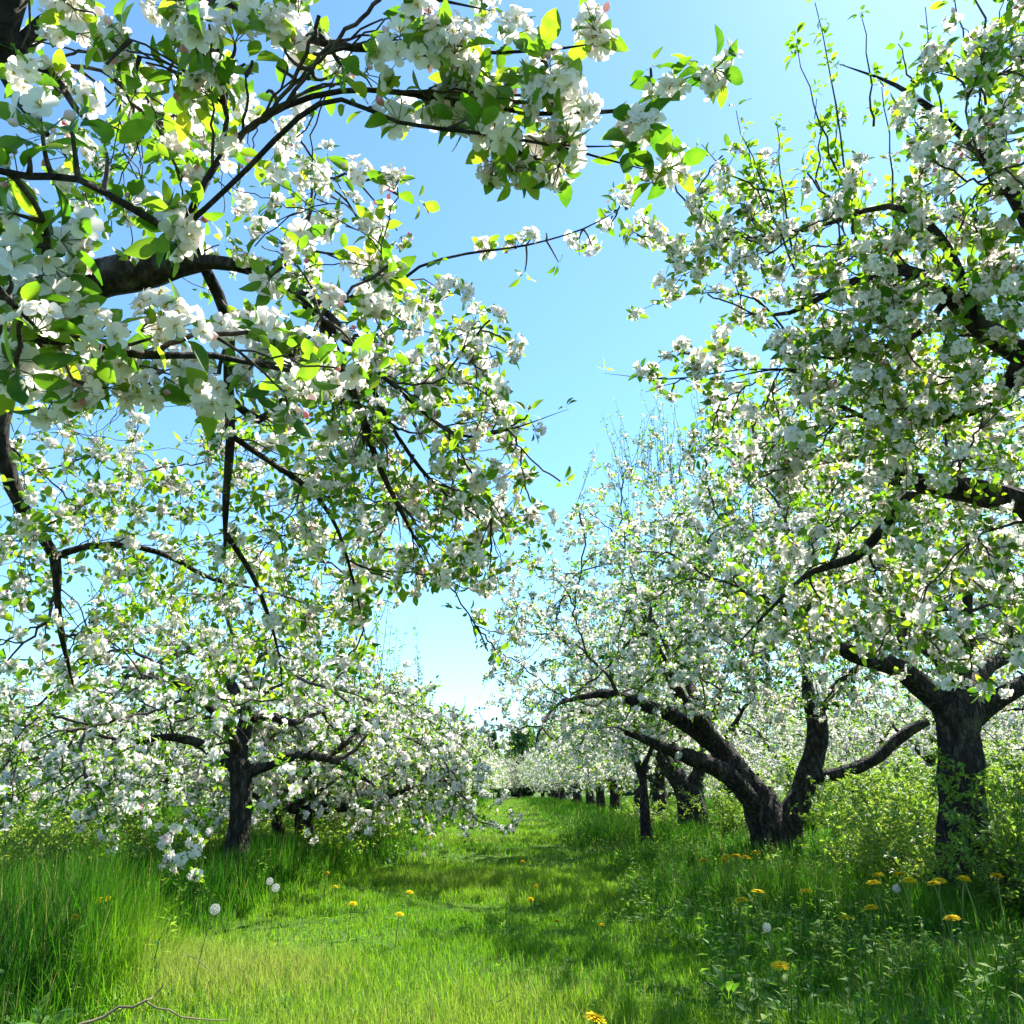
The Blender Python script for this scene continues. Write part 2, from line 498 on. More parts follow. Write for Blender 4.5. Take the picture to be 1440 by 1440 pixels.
GAPS = []
def place_clusters(accL, accB, CL, pos, dirs, rng, mix=(0.72, 0.08, 0.20), scale=(0.85, 1.2)):
    for o, rad in GAPS:
        v = pos - o
        t = v @ np.array(sun_vec)
        off = np.linalg.norm(v - t[:, None] * np.array(sun_vec), axis=1)
        ok = ~((off < rad) & (t > 0.16) & (t < 0.7))
        pos, dirs = pos[ok], dirs[ok]
    N = len(pos)
    if N == 0:
        return
    kind = rng.choice(3, N, p=mix)
    bare = nz(pos, 3.4, 2.0) + 0.6 * nz(pos, 8.0, 6.0) < rng.uniform(-0.9, 0.35, N)    # blossom comes in clumps along the boughs
    if CL is CL_NEAR:
        kind = np.where(bare & (rng.random(N) < 0.6), 9, kind)
    else:
        kind = np.where((kind == 0) & bare, 2, kind)
    for ki, key in enumerate(('bloom', 'bud', 'leaf')):
        lst = CL[key]
        which = rng.integers(0, len(lst), N)
        for wi, (A, B) in enumerate(lst):
            sel = (kind == ki) & (which == wi)
            n = int(sel.sum())
            if not n:
                continue
            M = frames(dirs[sel], rng) * rng.uniform(*scale, (n, 1, 1))
            if A is not None:
                scatter(accL, A, M, pos[sel], rng, 0.18)
            if B is not None:
                scatter(accB, B, M, pos[sel], rng, 0.12)

# ------------------------------------------------------------------ branch growth towards target points
class Skeleton:
    def __init__(self, cap=60000):
        self.P = np.zeros((cap, 3)); self.D = np.zeros((cap, 3)); self.R = np.zeros(cap); self.n = 0
    def add(self, pts, rad):
        k = len(pts)
        T = norm(np.gradient(pts, axis=0))
        s = slice(self.n, self.n + k)
        self.P[s], self.D[s], self.R[s] = pts, T, rad
        self.n += k
    def grow(self, targets, rng, r0, r1, K=6, sag=0.06, keep=0.8, wig=0.05):
        """join every target to the skeleton by a curved twig, nearest first"""
        T = np.asarray(targets, float)
        d0 = np.empty(len(T))
        for i in range(0, len(T), 256):
            d0[i:i + 256] = np.min(np.linalg.norm(T[i:i + 256, None] - self.P[None, :self.n], axis=2), axis=1)
        out, rad = [], []
        for i in np.argsort(d0):
            t = T[i]
            v = t - self.P[:self.n]
            d = np.linalg.norm(v, axis=1) + 1e-6
            cos = np.einsum('ij,ij->i', v, self.D[:self.n]) / d
            cost = d * (1.5 - 0.5 * cos) + 0.015 / (d + 0.02)
            j = int(np.argmin(cost))
            p, dd, L = self.P[j], self.D[j], d[j]
            if L < 0.03:
                continue
            c = p + norm(dd * 0.7 + v[j] / L + rng.normal(0, 0.18, 3)) * L * 0.5
            c[2] += L * rng.uniform(-0.02, 0.14)
            s = np.linspace(0, 1, K)[:, None]
            pts = (1 - s) ** 2 * p + 2 * s * (1 - s) * c + s ** 2 * t
            pts[1:-1] += rng.normal(0, wig * L / K, (K - 2, 3))
            pts[:, 2] -= sag * L * (s[:, 0] ** 2)
            ra = min(self.R[j] * keep, r0 * (0.6 + 0.7 * min(1.5, L)))
            rr = np.linspace(max(ra, r1), r1, K)
            self.add(pts[1:], rr[1:])
            out.append(pts); rad.append(rr)
        return (np.array(out), np.array(rad)) if out else (np.zeros((0, K, 3)), np.zeros((0, K)))

def spur_points(P, R, rng, spacing, t0=0.2, up=0.55, tip=True):
    """points and directions for flowering spurs along twigs"""
    pos, dirs = [], []
    seg = np.linalg.norm(np.diff(P, axis=1), axis=2)
    L = seg.sum(1)
    K = P.shape[1]
    for i in range(len(P)):
        n = max(1, int(L[i] * (1 - t0) / spacing + rng.random()))
        ts = rng.uniform(t0, 1.0, n)
        if tip:
            ts = np.append(ts, 1.0)
        x = ts * (K - 1)
        k = np.minimum(x.astype(int), K - 2); f = (x - k)[:, None]
        p = P[i, k] * (1 - f) + P[i, k + 1] * f
        tg = norm(P[i, k + 1] - P[i, k])
        r = rng.normal(size=(len(ts), 3)); r -= tg * np.sum(r * tg, 1, keepdims=True)
        d = norm(r) * 0.75 + tg * 0.3 + np.array([0, 0, up])
        if tip:
            d[-1] = tg[-1] + np.array([0, 0, up * .5])
        d = norm(d)
        pos.append(p + d * rng.uniform(0.004, 0.02, (len(ts), 1))); dirs.append(d)
    if not pos:
        return np.zeros((0, 3)), np.zeros((0, 3))
    return np.concatenate(pos), np.concatenate(dirs)

def crown_targets(rng, n, c, rad, zmin=0.6, hole=(0.9, 1.55), k=0.0, thr=-0.25, power=0.42, shift=(0, 0)):
    """points through an irregular umbrella crown, clumped, hollow round the trunk"""
    out = []
    while len(out) < n:
        d = norm(rng.normal(size=(n * 2, 3)))
        r = rng.random(n * 2) ** power
        lump = 1.0 + 0.20 * nz(d, 2.2, k) + 0.10 * nz(d, 5.0, k)
        p = np.array(c) + d * (r * lump)[:, None] * np.array(rad)
        rho = np.hypot(p[:, 0] - shift[0], p[:, 1] - shift[1])
        droop = np.clip((rho / rad[0] - 0.5), 0, 1) * 1.15
        p[:, 2] -= droop
        ok = (p[:, 2] > zmin + 0.25 * nz(p, 1.3, k)) & ~((np.hypot(p[:, 0], p[:, 1]) < hole[0]) & (p[:, 2] < hole[1])) & (nz(p, 1.6, k) > thr + rng.uniform(-0.35, 0.35, len(p)))
        ok &= ~((rho < rad[0] * 0.45) & (p[:, 2] < zmin + 0.45))
        out.extend(p[ok])
    return np.array(out[:n])

def shoots(sk, rng, n, zlow, hmin=0.4, hmax=1.1, K=7):
    """upright water shoots from the top of the crown"""
    idx = np.where((sk.P[:sk.n, 2] > zlow) & (sk.R[:sk.n] > 0.003))[0]
    if len(idx) == 0:
        idx = np.arange(sk.n)
    j = rng.choice(idx, n)
    H = rng.uniform(hmin, hmax, n)
    lean = rng.normal(0, 0.16, (n, 2))
    s = np.linspace(0, 1, K)
    P = sk.P[j][:, None, :] + np.stack([lean[:, :1] * s * H[:, None], lean[:, 1:] * s * H[:, None], s * H[:, None]], -1)
    P[:, 1:] += rng.normal(0, 0.008, (n, K - 1, 3))
    R = np.repeat(np.linspace(0.0042, 0.0014, K)[None], n, 0)
    return P, R

# ------------------------------------------------------------------ a whole apple tree
def build_tree(name, base, trunk, limbs, rng, counts, crown, CL, spacing, extra=None, sh=(30, 2.8), twig_sides=4, mix=(0.72, 0.08, 0.20), step=0.06,
               trunk_sides=22, rough=0.16, post=None):
    """trunk / limbs: lists of (points, radii) in tree space; crown: keyword set for crown_targets; counts: (boughs, branches, twigs)"""
    root = empty(name, base)
    sk = Skeleton()
    for pts, rad in trunk:
        P, R = resample(pts, rad, step)
        a = Acc(); knotty(a, P, R, trunk_sides, rng, rough, flare=True)
        a.build('trunk', [M_BARK], root)
        sk.add(P[len(P) * 3 // 4:], R[len(P) * 3 // 4:])
    cap = False
    for lm in limbs:
        pts, rad = lm[0], lm[1]
        cap = len(lm) > 2 and lm[2]
        P, R = resample(pts, rad, step)
        P[1:-1] += np.stack([nz(P[1:-1], 2.5, 3 + k) for k in range(3)], -1) * 0.035
        a = Acc(); knotty(a, P, R, 12, rng, rough * 0.9, cap=cap)
        a.build('limb', [M_BARK], root)
        if not cap:
            sk.add(P, R)
        else:
            sk.add(P[:-2], R[:-2])
    aL, aB = Acc(), Acc()
    def tw(P, R, sides):
        if len(P):
            tubes(aL, P, R, sides, rng, 0.5, 1)
    tg = crown_targets(rng, counts[0], **crown)
    P0, R0 = sk.grow(tg, rng, 0.026, 0.009, K=10, sag=0.05, wig=0.16); tw(P0, R0, 7)
    tg = crown_targets(rng, counts[1], **crown)
    P1, R1 = sk.grow(tg, rng, 0.012, 0.004, K=8, sag=0.05, wig=0.14); tw(P1, R1, 5)
    tg = crown_targets(rng, counts[2], **crown)
    if extra is not None:
        tg = np.vstack([tg, extra])
    P2, R2 = sk.grow(tg, rng, 0.0055, 0.0016, K=6, sag=0.08, wig=0.12); tw(P2, R2, twig_sides)
    for P, R, sp in ((P1, R1, spacing * 1.6), (P2, R2, spacing)):
        pos, dirs = spur_points(P, R, rng, sp)
        place_clusters(aL, aB, CL, pos, dirs, rng, mix)
    if sh[0]:
        P3, R3 = shoots(sk, rng, sh[0], sh[1]); tw(P3, R3, 3)
        pos, dirs = spur_points(P3, R3, rng, 0.075, 0.15, 0.3)
        place_clusters(aL, aB, CL, pos, dirs, rng, (0.06, 0.06, 0.88), (0.5, 0.85))
    if post:
        post(sk, aL, aB, tw)
    cr = aL.build('crown', [M_LEAF, M_TWIG, M_STALK], root)
    aB.build('blossom', [M_PETAL, M_STAMEN], cr)
    return root

def generic_limbs(rng, h, n, spread, top, r):
    """main limbs of an ordinary old apple tree"""
    out = []
    a0 = rng.uniform(0, 6.28)
    for k in range(n):
        a = a0 + k * 2 * math.pi / n + rng.normal(0, 0.3)
        z0 = h - rng.uniform(0, 0.25)
        s = spread * rng.uniform(0.8, 1.1)
        e = top * rng.uniform(0.75, 1.0)
        pts = [(0, 0, z0 - 0.12)]
        for t in (0.18, 0.42, 0.7, 1.0):
            a += rng.normal(0, 0.13)
            rr = s * t
            pts.append((rr * math.cos(a), rr * math.sin(a), z0 + (e - z0) * (1 - (1 - t) ** 1.7) + rng.normal(0, 0.06)))
        rad = np.array([r, r * .85, r * .6, r * .4, r * .2]) * rng.uniform(0.85, 1.1)
        out.append((np.array(pts), rad))
    lean = rng.normal(0, 0.3, 2)
    out.append((np.array([(0, 0, h - 0.1), (lean[0] * .3, lean[1] * .3, h + .5), (lean[0], lean[1], h + 1.1), (lean[0] * 1.6, lean[1] * 1.8, top + 0.35)]), np.array([r * .9, r * .65, r * .4, r * .18])))
    return out

# ------------------------------------------------------------------ ground
def build_ground():
    xs = np.concatenate([np.linspace(-600, -25, 18), np.linspace(-22, 22, 120), np.linspace(25, 600, 18)])
    ys = np.concatenate([np.linspace(-40, 0, 14), np.linspace(0.5, 40, 110), np.linspace(42, 1400, 40)])
    X, Y = np.meshgrid(xs, ys)
    Z = ground_z(X, Y)
    V = np.stack([X, Y, Z], -1).reshape(-1, 3)
    nx = len(xs)
    i = np.arange(len(ys) - 1)[:, None] * nx; j = np.arange(nx - 1)[None]
    q = np.stack([i + j, i + j + 1, i + nx + j + 1, i + nx + j], -1).reshape(-1, 4)
    a = Acc(); a.add(V, q, 0.5, 0)
    tag(a.build('ground', [M_GROUND]), kind='structure')

def ground_z(x, y):
    x, y = np.asarray(x, float), np.asarray(y, float)
    z = 0.03 * np.sin(0.9 * x + 0.5 * y) + 0.025 * np.sin(1.7 * y - 0.8 * x + 1) + 0.02 * np.sin(2.9 * x + 1.9 * y)
    z = z - 0.05
    far = np.clip((np.hypot(x, y) - 30) / 40, 0, 1)
    return z * (1 - far) - 0.05 * far

def path_left(y):
    return -1.22 - 0.28 * np.exp(-((y - 4.7) / 1.5) ** 2) + 0.10 * np.sin(0.8 * y) + 0.05 * np.sin(2.1 * y + 1)

def path_right(y):
    return 0.85 + 0.12 * np.sin(0.7 * y + 2) + 0.06 * np.sin(1.9 * y)
build_ground()

# ------------------------------------------------------------------ grass and weeds (nobody could count them)
def grass():
    rng = np.random.default_rng(5)
    acc = Acc()
    for (y0, y1, n, segs, wk) in ((1.7, 4.2, 210000, 3, 0.0030), (4.2, 8.5, 300000, 3, 0.0042), (8.5, 18, 260000, 2, 0.0085), (18, 68, 260000, 1, 0.020)):
        y = y0 + (y1 - y0) * rng.random(n) ** (0.8 if y1 < 60 else 1.3)
        lim = np.minimum(0.70 * y + 1.2, 13)
        x = rng.uniform(-1, 1, n) * lim
        p3 = np.stack([x, y, 0 * x], -1)
        n1, n2 = nz(p3, 0.9, 2.0), nz(p3, 2.6, 5.0)
        L, Rr = path_left(y), path_right(y)
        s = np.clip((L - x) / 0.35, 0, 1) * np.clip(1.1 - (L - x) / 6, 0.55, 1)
        e = np.clip((x - Rr) / 0.4, 0, 1)
        H = 0.062 + 0.018 * n1 + 0.012 * n2 + s * (0.25 + 0.07 * n1 + 0.05 * n2) + e * (0.10 + 0.07 * n1 + 0.06 * n2 + 0.06 * np.clip((y - 5) / 3, 0, 1))
        H = H * rng.uniform(0.55, 1.25, n)
        keep = rng.random(n) < np.where((s > 0.2) | (e > 0.5), 0.75, 1.0) * (0.78 + 0.5 * n2)
        x, y, H, s, e, n1, n2 = (q[keep] for q in (x, y, H, s, e, n1, n2))
        m = len(x)
        az = rng.uniform(0, 2 * math.pi, m)
        lean = rng.gamma(2.0, 0.22, m) * H * (1 - 0.5 * s)
        W = wk * rng.uniform(0.6, 1.4, m) * (1 + 0.5 * s)
        bx, by = np.cos(az + 1.57 + rng.normal(0, .4, m)), np.sin(az + 1.57)
        base = np.stack([x, y, ground_z(x, y) - 0.01], -1)
        rows = []
        for k in range(segs + 1):
            t = k / segs
            c = base + np.stack([np.cos(az) * lean * t ** 1.8, np.sin(az) * lean * t ** 1.8, H * (t - 0.22 * t * t * np.minimum(lean / H, 1.5))], -1)
            hw = (W * 0.5 * (1 - 0.92 * t ** 1.6))[:, None]
            off = np.stack([bx, by, 0 * bx], -1) * hw
            rows += [c - off, c + off]
        V = np.stack(rows, 1)
        q = np.array([[2 * k, 2 * k + 1, 2 * k + 3, 2 * k + 2] for k in range(segs)])
        FF = q[None] + (np.arange(m) * 2 * (segs + 1))[:, None, None]
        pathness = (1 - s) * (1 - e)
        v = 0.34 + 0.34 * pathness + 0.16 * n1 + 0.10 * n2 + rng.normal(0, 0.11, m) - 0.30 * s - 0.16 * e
        yel = np.exp(-((x + 1.15) / 0.45) ** 2 - ((y - 4.1) / 1.1) ** 2) * 0.22
        v = v + yel
        dry = rng.random(m) < 0.02 + 0.04 * (1 - pathness) + 0.22 * np.exp(-((x + 0.9) / 0.28) ** 2 - ((y - 3.45) / 0.35) ** 2) + 0.15 * np.exp(-((x - 0.1) / 0.3) ** 2 - ((y - 3.3) / 0.25) ** 2)
        v = np.where(dry, 0.97, np.minimum(v, 0.88))
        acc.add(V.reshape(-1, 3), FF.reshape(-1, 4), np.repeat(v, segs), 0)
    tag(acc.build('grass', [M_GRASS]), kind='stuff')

def weeds():
    rng = np.random.default_rng(8)
    acc = Acc()
    ts = []
    for _ in range(7):                                     # small upright herbs
        parts = []
        h = rng.uniform(0.10, 0.24)
        n = rng.integers(9, 16)
        for k in range(n):
            t = (k + 1) / n
            a = k * 2.4 + rng.normal(0, .3); el = rng.uniform(0.0, 0.7)
            d = np.array([math.cos(a) * math.cos(el), math.sin(a) * math.cos(el), math.sin(el)])
            L = rng.uniform(0.03, 0.055) * (1.2 - 0.5 * t)
            parts.append(T_move(leaf_T(rng, L, 1, rng.beta(2, 2), wide=rng.uniform(.4, .65)), rotx(d, np.array([0, 0, 1.0])), (rng.normal(0, .012), rng.normal(0, .012), h * t)))
        parts.append(stalk_T(np.zeros(3), np.array([0, 0, h]), 0.0022, mat=0))
        ts.append(T_merge(parts))
    for _ in range(4):                                     # broad dark dock leaves
        parts = []
        for k in range(rng.integers(5, 9)):
            a = k * 2.4; el = rng.uniform(0.6, 1.3)
            d = np.array([math.cos(a) * math.cos(el), math.sin(a) * math.cos(el), math.sin(el)])
            parts.append(T_move(leaf_T(rng, rng.uniform(0.04, 0.075), 0, rng.beta(2, 3), wide=rng.uniform(.3, .5), curl=rng.uniform(.3, .9), petiole=.5), rotx(d, np.array([0, 0, 1.0])), (0, 0, 0)))
        ts.append(T_merge(parts))
    for _ in range(4):                                     # flat rosettes with long leaves
        parts = []
        for k in range(rng.integers(7, 12)):
            a = k * 2.4; el = rng.uniform(0.25, 1.0)
            d = np.array([math.cos(a) * math.cos(el), math.sin(a) * math.cos(el), math.sin(el)])
            parts.append(T_move(leaf_T(rng, rng.uniform(0.05, 0.10), 0, rng.beta(2, 2), wide=rng.uniform(.18, .34), curl=rng.uniform(.5, 1.1), petiole=.1), rotx(d, np.array([0, 0, 1.0])), (0, 0, 0)))
        ts.append(T_merge(parts))
    n = 12000
    y = 2.0 + 20 * rng.random(n) ** 1.5
    side = rng.random(n)
    x = np.where(side < 0.60, path_right(y) - 0.1 + rng.gamma(1.6, 1.3, n), path_left(y) - 0.05 - rng.gamma(1.5, 1.2, n))
    p3 = np.stack([x, y, 0 * x], -1)
    keep = (np.abs(x) < 0.72 * y + 1.2) & (nz(p3, 1.5, 9.0) > rng.uniform(-0.9, 0.25, n))
    few = rng.random(n) < 0.11                             # a few in the mown strip
    x = np.where(few, rng.uniform(-1.2, 0.9, n), x)
    x, y = x[keep | few], y[keep | few]
    pos = np.stack([x, y, ground_z(x, y)], -1)
    d = norm(rng.normal(0, .18, (len(x), 3)) + np.array([0, 0, 1]))
    which = rng.integers(0, len(ts), len(x))
    inpath = (x > path_left(y)) & (x < path_right(y))
    for i, T in enumerate(ts):
        sel = which == i
        sc = rng.uniform(0.6, 1.25, (sel.sum(), 1, 1)) * np.where(inpath[sel], 0.4, 1.0)[:, None, None]
        scatter(acc, T, frames(d[sel], rng) * sc, pos[sel], rng, 0.2)
    tag(acc.build('weeds', [M_WEED]), kind='stuff')
grass()
weeds()

# ------------------------------------------------------------------ the foreground tree on the left, its branches hanging over the camera
def branch_px(spec):
    """[(px, py, metres along the sight line, radius)] -> points, radii"""
    return np.array([at_r(a, b, r) for a, b, r, _ in spec]), np.array([q for *_, q in spec])

def blob(rng, px, py, rx, ry, d0, d1, n):
    out = []
    for _ in range(n):
        a, r = rng.uniform(0, 6.28), math.sqrt(rng.random())
        out.append(at_r(px + rx * r * math.cos(a), py + ry * r * math.sin(a), rng.uniform(d0, d1)))
    return out

def near_left():
    GAPS.extend([(at_r(110, 195, .95), .07), (at_r(30, 340, .95), .06)])
    rng = np.random.default_rng(21)
    base = np.array([-2.55, 1.15, -0.06])
    root = empty('apple_tree', base)
    tag(root, 'nearest blossoming apple tree whose limbs hang overhead, its trunk outside the picture', 'apple tree', 'apple trees along the grassy path')
    sk = Skeleton(); thin = []
    P, R = resample([(base[0], base[1], base[2]), (-2.5, 1.2, 0.5), (-2.42, 1.25, 1.05), (-2.35, 1.35, 1.5)], [0.24, 0.17, 0.15, 0.15], 0.06)
    a = Acc(); knotty(a, P, R, 22, rng, 0.16, flare=True); a.build('trunk', [M_BARK], root, base)
    J = (-2.36, 1.34, 1.42)
    def limb(spec, start=None, cap=False, rough=0.15, step=0.05):
        p, r = branch_px(spec)
        r = r * (0.9 if cap else 0.66)
        r[-1] *= 1.0 if cap else 0.4
        if start is not None:
            p = np.vstack([[start[:3]], p]); r = np.concatenate([[start[3]], r])
        p, r = resample(p, r, step)
        aa = Acc(); knotty(aa, p, r, 12 if r.max() > 0.015 else 7, rng, rough, cap=cap)
        aa.build('limb', [M_BARK], root, base)
        sk.add(p if not cap else p[:-1], r if not cap else r[:-1])
        if r[-1] < 0.006:
            k = np.where(r < 0.0065)[0]
            thin.append(p[k][::2] + rng.normal(0, 0.006, (len(k[::2]), 3)))
            thin.append(np.repeat(p[-1:], 2, 0) + rng.normal(0, 0.012, (2, 3)))
        return p
    # thick old limb crossing from the left edge, broken off among the blossom
    limb([(-90, 440, 2.30, .062), (60, 412, 2.15, .056), (150, 390, 2.1, .050), (215, 376, 2.08, .046), (285, 356, 2.06, .042)], (*J, 0.10), cap=True, rough=0.22)
    limb([(240, 372, 2.07, .028), (330, 372, 2.0, .022), (430, 420, 2.05, .018), (500, 560, 2.15, .016), (535, 660, 2.25, .013), (590, 770, 2.4, .010)])
    limb([(430, 415, 2.04, .015), (495, 480, 2.2, .013), (545, 590, 2.3, .011), (610, 680, 2.4, .008), (690, 740, 2.5, .005)])
    limb([(455, 450, 2.06, .012), (540, 530, 2.2, .010), (640, 610, 2.35, .008), (712, 605, 2.45, .005), (800, 575, 2.55, .002)])
    limb([(540, 410, 2.3, .008), (590, 375, 2.35, .0065), (655, 357, 2.4, .0055), (740, 345, 2.45, .0045), (820, 322, 2.5, .004), (868, 296, 2.55, .002)], tuple(at_r(430, 430, 2.05)) + (0.012,))
    # limb low on the left that forks and droops
    limb([(-60, 520, 2.9, .045), (0, 620, 2.9, .038), (18, 685, 2.9, .033), (45, 735, 2.92, .027), (77, 783, 2.95, .022), (80, 835, 2.95, .018), (86, 890, 3.0, .015), (104, 968, 3.05, .010)], (*J, 0.09), rough=0.2)
    limb([(77, 783, 2.95, .018), (125, 768, 2.95, .017), (190, 768, 2.95, .016), (250, 788, 2.98, .014), (300, 815, 3.0, .010), (390, 835, 3.1, .006), (480, 868, 3.2, .003)])
    # knee that hangs straight down out of the blossom
    limb([(290, 380, 2.07, .022), (320, 450, 2.1, .020), (322, 540, 2.12, .019), (324, 620, 2.15, .017), (318, 700, 2.2, .014), (316, 782, 2.25, .009)])
    limb([(324, 612, 2.15, .013), (398, 662, 2.25, .012), (440, 692, 2.3, .010), (475, 745, 2.4, .008), (500, 830, 2.5, .005), (515, 900, 2.6, .003)])
    limb([(318, 752, 2.23, .012), (350, 800, 2.3, .010), (372, 850, 2.4, .008), (392, 920, 2.5, .005), (398, 985, 2.6, .002)])
    limb([(322, 560, 2.12, .018), (365, 590, 2.2, .016), (400, 560, 2.25, .013), (440, 520, 2.3, .010)])
    # upper left limbs close to the lens
    limb([(-70, -60, 1.75, .05), (-5, 30, 1.7, .040), (18, 95, 1.68, .034), (30, 140, 1.7, .018), (75, 200, 1.6, .010)], (*J, 0.07), rough=0.22)
    limb([(20, 72, 1.69, .020), (60, 30, 1.7, .015), (110, 5, 1.72, .012), (190, -40, 1.75, .010)])
    limb([(22, 85, 1.68, .016), (70, 100, 1.66, .011), (105, 150, 1.6, .008), (140, 190, 1.55, .006)])
    limb([(-20, 235, 0.98, .0055), (40, 248, 1.0, .0055), (110, 252, 1.05, .0060), (180, 290, 1.12, .0070), (250, 326, 1.2, .008)])
    limb([(180, 290, 1.12, .006), (250, 326, 1.2, .0085), (268, 300, 1.2, .0080), (320, 205, 1.26, .0062), (400, 150, 1.28, .0056), (480, 128, 1.28, .0055), (560, 130, 1.26, .0055), (660, 146, 1.28, .0052), (760, 160, 1.3, .0048), (880, 155, 1.32, .0042), (945, 138, 1.33, .0036), (985, 112, 1.34, .0022)])
    limb([(255, 322, 1.2, .0065), (290, 292, 1.18, .0058), (350, 235, 1.16, .0055), (420, 165, 1.15, .0055), (480, 140, 1.15, .0048), (560, 172, 1.18, .0042), (670, 187, 1.2, .0036), (780, 205, 1.22, .0030), (845, 222, 1.23, .0024), (932, 245, 1.24, .0015)])
    limb([(745, 158, 1.3, .0034), (762, 125, 1.3, .0030), (766, 92, 1.3, .0020)])
    limb([(790, 204, 1.22, .0024), (830, 206, 1.22, .0020), (890, 205, 1.22, .0012)])
    limb([(190, -40, 1.75, .018), (270, 8, 1.5, .020), (345, 14, 1.45, .018)], cap=True)
    limb([(330, 10, 1.46, .012), (420, 50, 1.35, .009), (500, 68, 1.3, .007), (620, 72, 1.3, .005), (700, 74, 1.3, .004), (790, 68, 1.32, .003), (840, 60, 1.34, .002)])
    limb([(300, -30, 1.5, .012), (420, -20, 1.4, .009), (560, -10, 1.35, .006), (690, 15, 1.35, .003)])
    limb([(20, 470, 1.15, .010), (100, 480, 1.12, .008), (200, 500, 1.12, .007), (300, 500, 1.15, .006), (400, 520, 1.2, .005), (470, 520, 1.25, .003)], tuple(at_r(-120, 430, 1.8)) + (0.02,))
    limb([(-40, 380, 0.95, .006), (10, 420, 0.93, .005), (60, 470, 0.93, .0035)], tuple(at_r(-160, 330, 1.6)) + (0.012,))
    aL, aB = Acc(), Acc()
    # finer branches: sparse, then the flowering twigs, denser where the photograph is dense
    B1, B2 = [], []
    def both(px, py, rx, ry, d0, d1, n):
        B1.extend(blob(rng, px, py, rx, ry, d0, d1, max(2, n // 6)))
        B2.extend(blob(rng, px, py, rx, ry, d0, d1, max(3, int(n * (0.46 if d0 < 1.6 else 0.72 if n > 80 else 0.56)))))
    both(120, 60, 150, 80, 1.3, 2.0, 26)
    both(330, 70, 170, 80, 1.15, 1.5, 34)
    both(560, 40, 130, 60, 1.2, 1.45, 24)
    both(600, 110, 130, 55, 1.2, 1.4, 22)
    both(740, 170, 90, 70, 1.2, 1.35, 20)
    both(240, 180, 180, 80, 1.4, 2.2, 22)
    both(430, 290, 160, 80, 1.5, 2.3, 26)
    both(545, 320, 60, 70, 1.5, 1.9, 14)
    both(60, 450, 110, 110, 0.95, 1.3, 18)
    both(280, 510, 210, 55, 1.05, 1.4, 34)
    both(470, 450, 130, 80, 1.5, 2.3, 40)
    both(600, 480, 120, 80, 2.1, 2.7, 40)
    both(580, 640, 150, 130, 2.1, 2.8, 105)
    both(620, 760, 110, 85, 2.2, 2.8, 85)
    both(690, 640, 80, 110, 2.3, 2.9, 26)
    both(740, 650, 50, 110, 2.3, 2.8, 14)
    both(450, 640, 110, 100, 2.1, 2.9, 34)
    both(440, 770, 130, 90, 2.3, 3.0, 22)
    both(170, 640, 190, 90, 2.6, 3.8, 44)
    both(130, 760, 180, 110, 2.7, 3.8, 44)
    both(300, 900, 200, 80, 2.7, 3.9, 50)
    both(60, 900, 120, 80, 2.8, 3.8, 32)
    both(460, 900, 90, 70, 2.5, 3.2, 20)
    both(680, 895, 30, 25, 2.6, 2.7, 4)
    both(-150, 300, 200, 400, 1.6, 3.5, 60)
    both(450, 760, 150, 120, 3.7, 4.7, 80)
    both(300, 880, 170, 90, 4.0, 5.0, 56)
    P1, R1 = sk.grow(B1, rng, 0.008, 0.0028, K=9, sag=0.05, wig=0.16)
    tubes(aL, P1, R1, 6, rng, 0.5, 1)
    P2, R2 = sk.grow(B2, rng, 0.0042, 0.0013, K=7, sag=0.06, wig=0.14)
    tubes(aL, P2, R2, 5, rng, 0.5, 1)
    # bare fine twigs woven through the gaps
    B3 = []
    for q in ((170, 660, 210, 110, 2.4, 3.6, 110), (150, 790, 190, 110, 2.5, 3.6, 120), (430, 650, 130, 120, 2.0, 2.8, 90), (330, 850, 180, 100, 2.4, 3.6, 110), (300, 280, 220, 130, 1.4, 2.3, 60), (680, 700, 110, 130, 2.3, 2.8, 30), (560, 520, 170, 120, 2.1, 2.7, 40)):
        B3.extend(blob(rng, *q))
    P3, R3 = sk.grow(B3, rng, 0.0036, 0.0010, K=8, sag=0.06, wig=0.2)
    tubes(aL, P3, R3, 4, rng, 0.5, 1)
    pos, dirs = spur_points(P3, R3, rng, 0.30, 0.3, 0.4)
    place_clusters(aL, aB, CL_NEAR, pos, dirs, rng, (0.2, 0.1, 0.7), (0.5, 0.8))
    for P, R, sp in ((P1, R1, 0.14), (P2, R2, 0.10)):
        pos, dirs = spur_points(P, R, rng, sp, 0.25, 0.4)
        place_clusters(aL, aB, CL_NEAR, pos, dirs, rng, (0.66, 0.10, 0.24), (0.72, 1.02))
    th = np.concatenate(thin); th = th[rng.random(len(th)) < 0.75]
    place_clusters(aL, aB, CL_NEAR, th, norm(rng.normal(size=th.shape) + np.array([0, 0, .6])), rng, (0.45, 0.1, 0.45), (0.7, 1.05))
    # spurs seen large in the photograph
    def hand(lst, mix, sc):
        pos = np.array([at_r(a, b, r * (1.1 if r < 1.2 else 1.0)) for a, b, r in lst])
        j = [int(np.argmin(np.linalg.norm(sk.P[:sk.n] - p, axis=1))) for p in pos]
        d = norm(pos - sk.P[j] + 0.02 * rng.normal(size=pos.shape) + np.array([0, -0.01, 0.02]))
        K = 5
        s = np.linspace(0, 1, K)[None, :, None]
        c = (sk.P[j] + pos) / 2 + rng.normal(0, 0.006, pos.shape)
        tp = (1 - s) ** 2 * sk.P[j][:, None] + 2 * s * (1 - s) * c[:, None] + s ** 2 * pos[:, None]
        tubes(aL, tp, np.repeat(np.linspace(0.0034, 0.0018, K)[None], len(pos), 0), 5, rng, 0.5, 1)
        place_clusters(aL, aB, CL_NEAR, pos, d, rng, mix, sc)
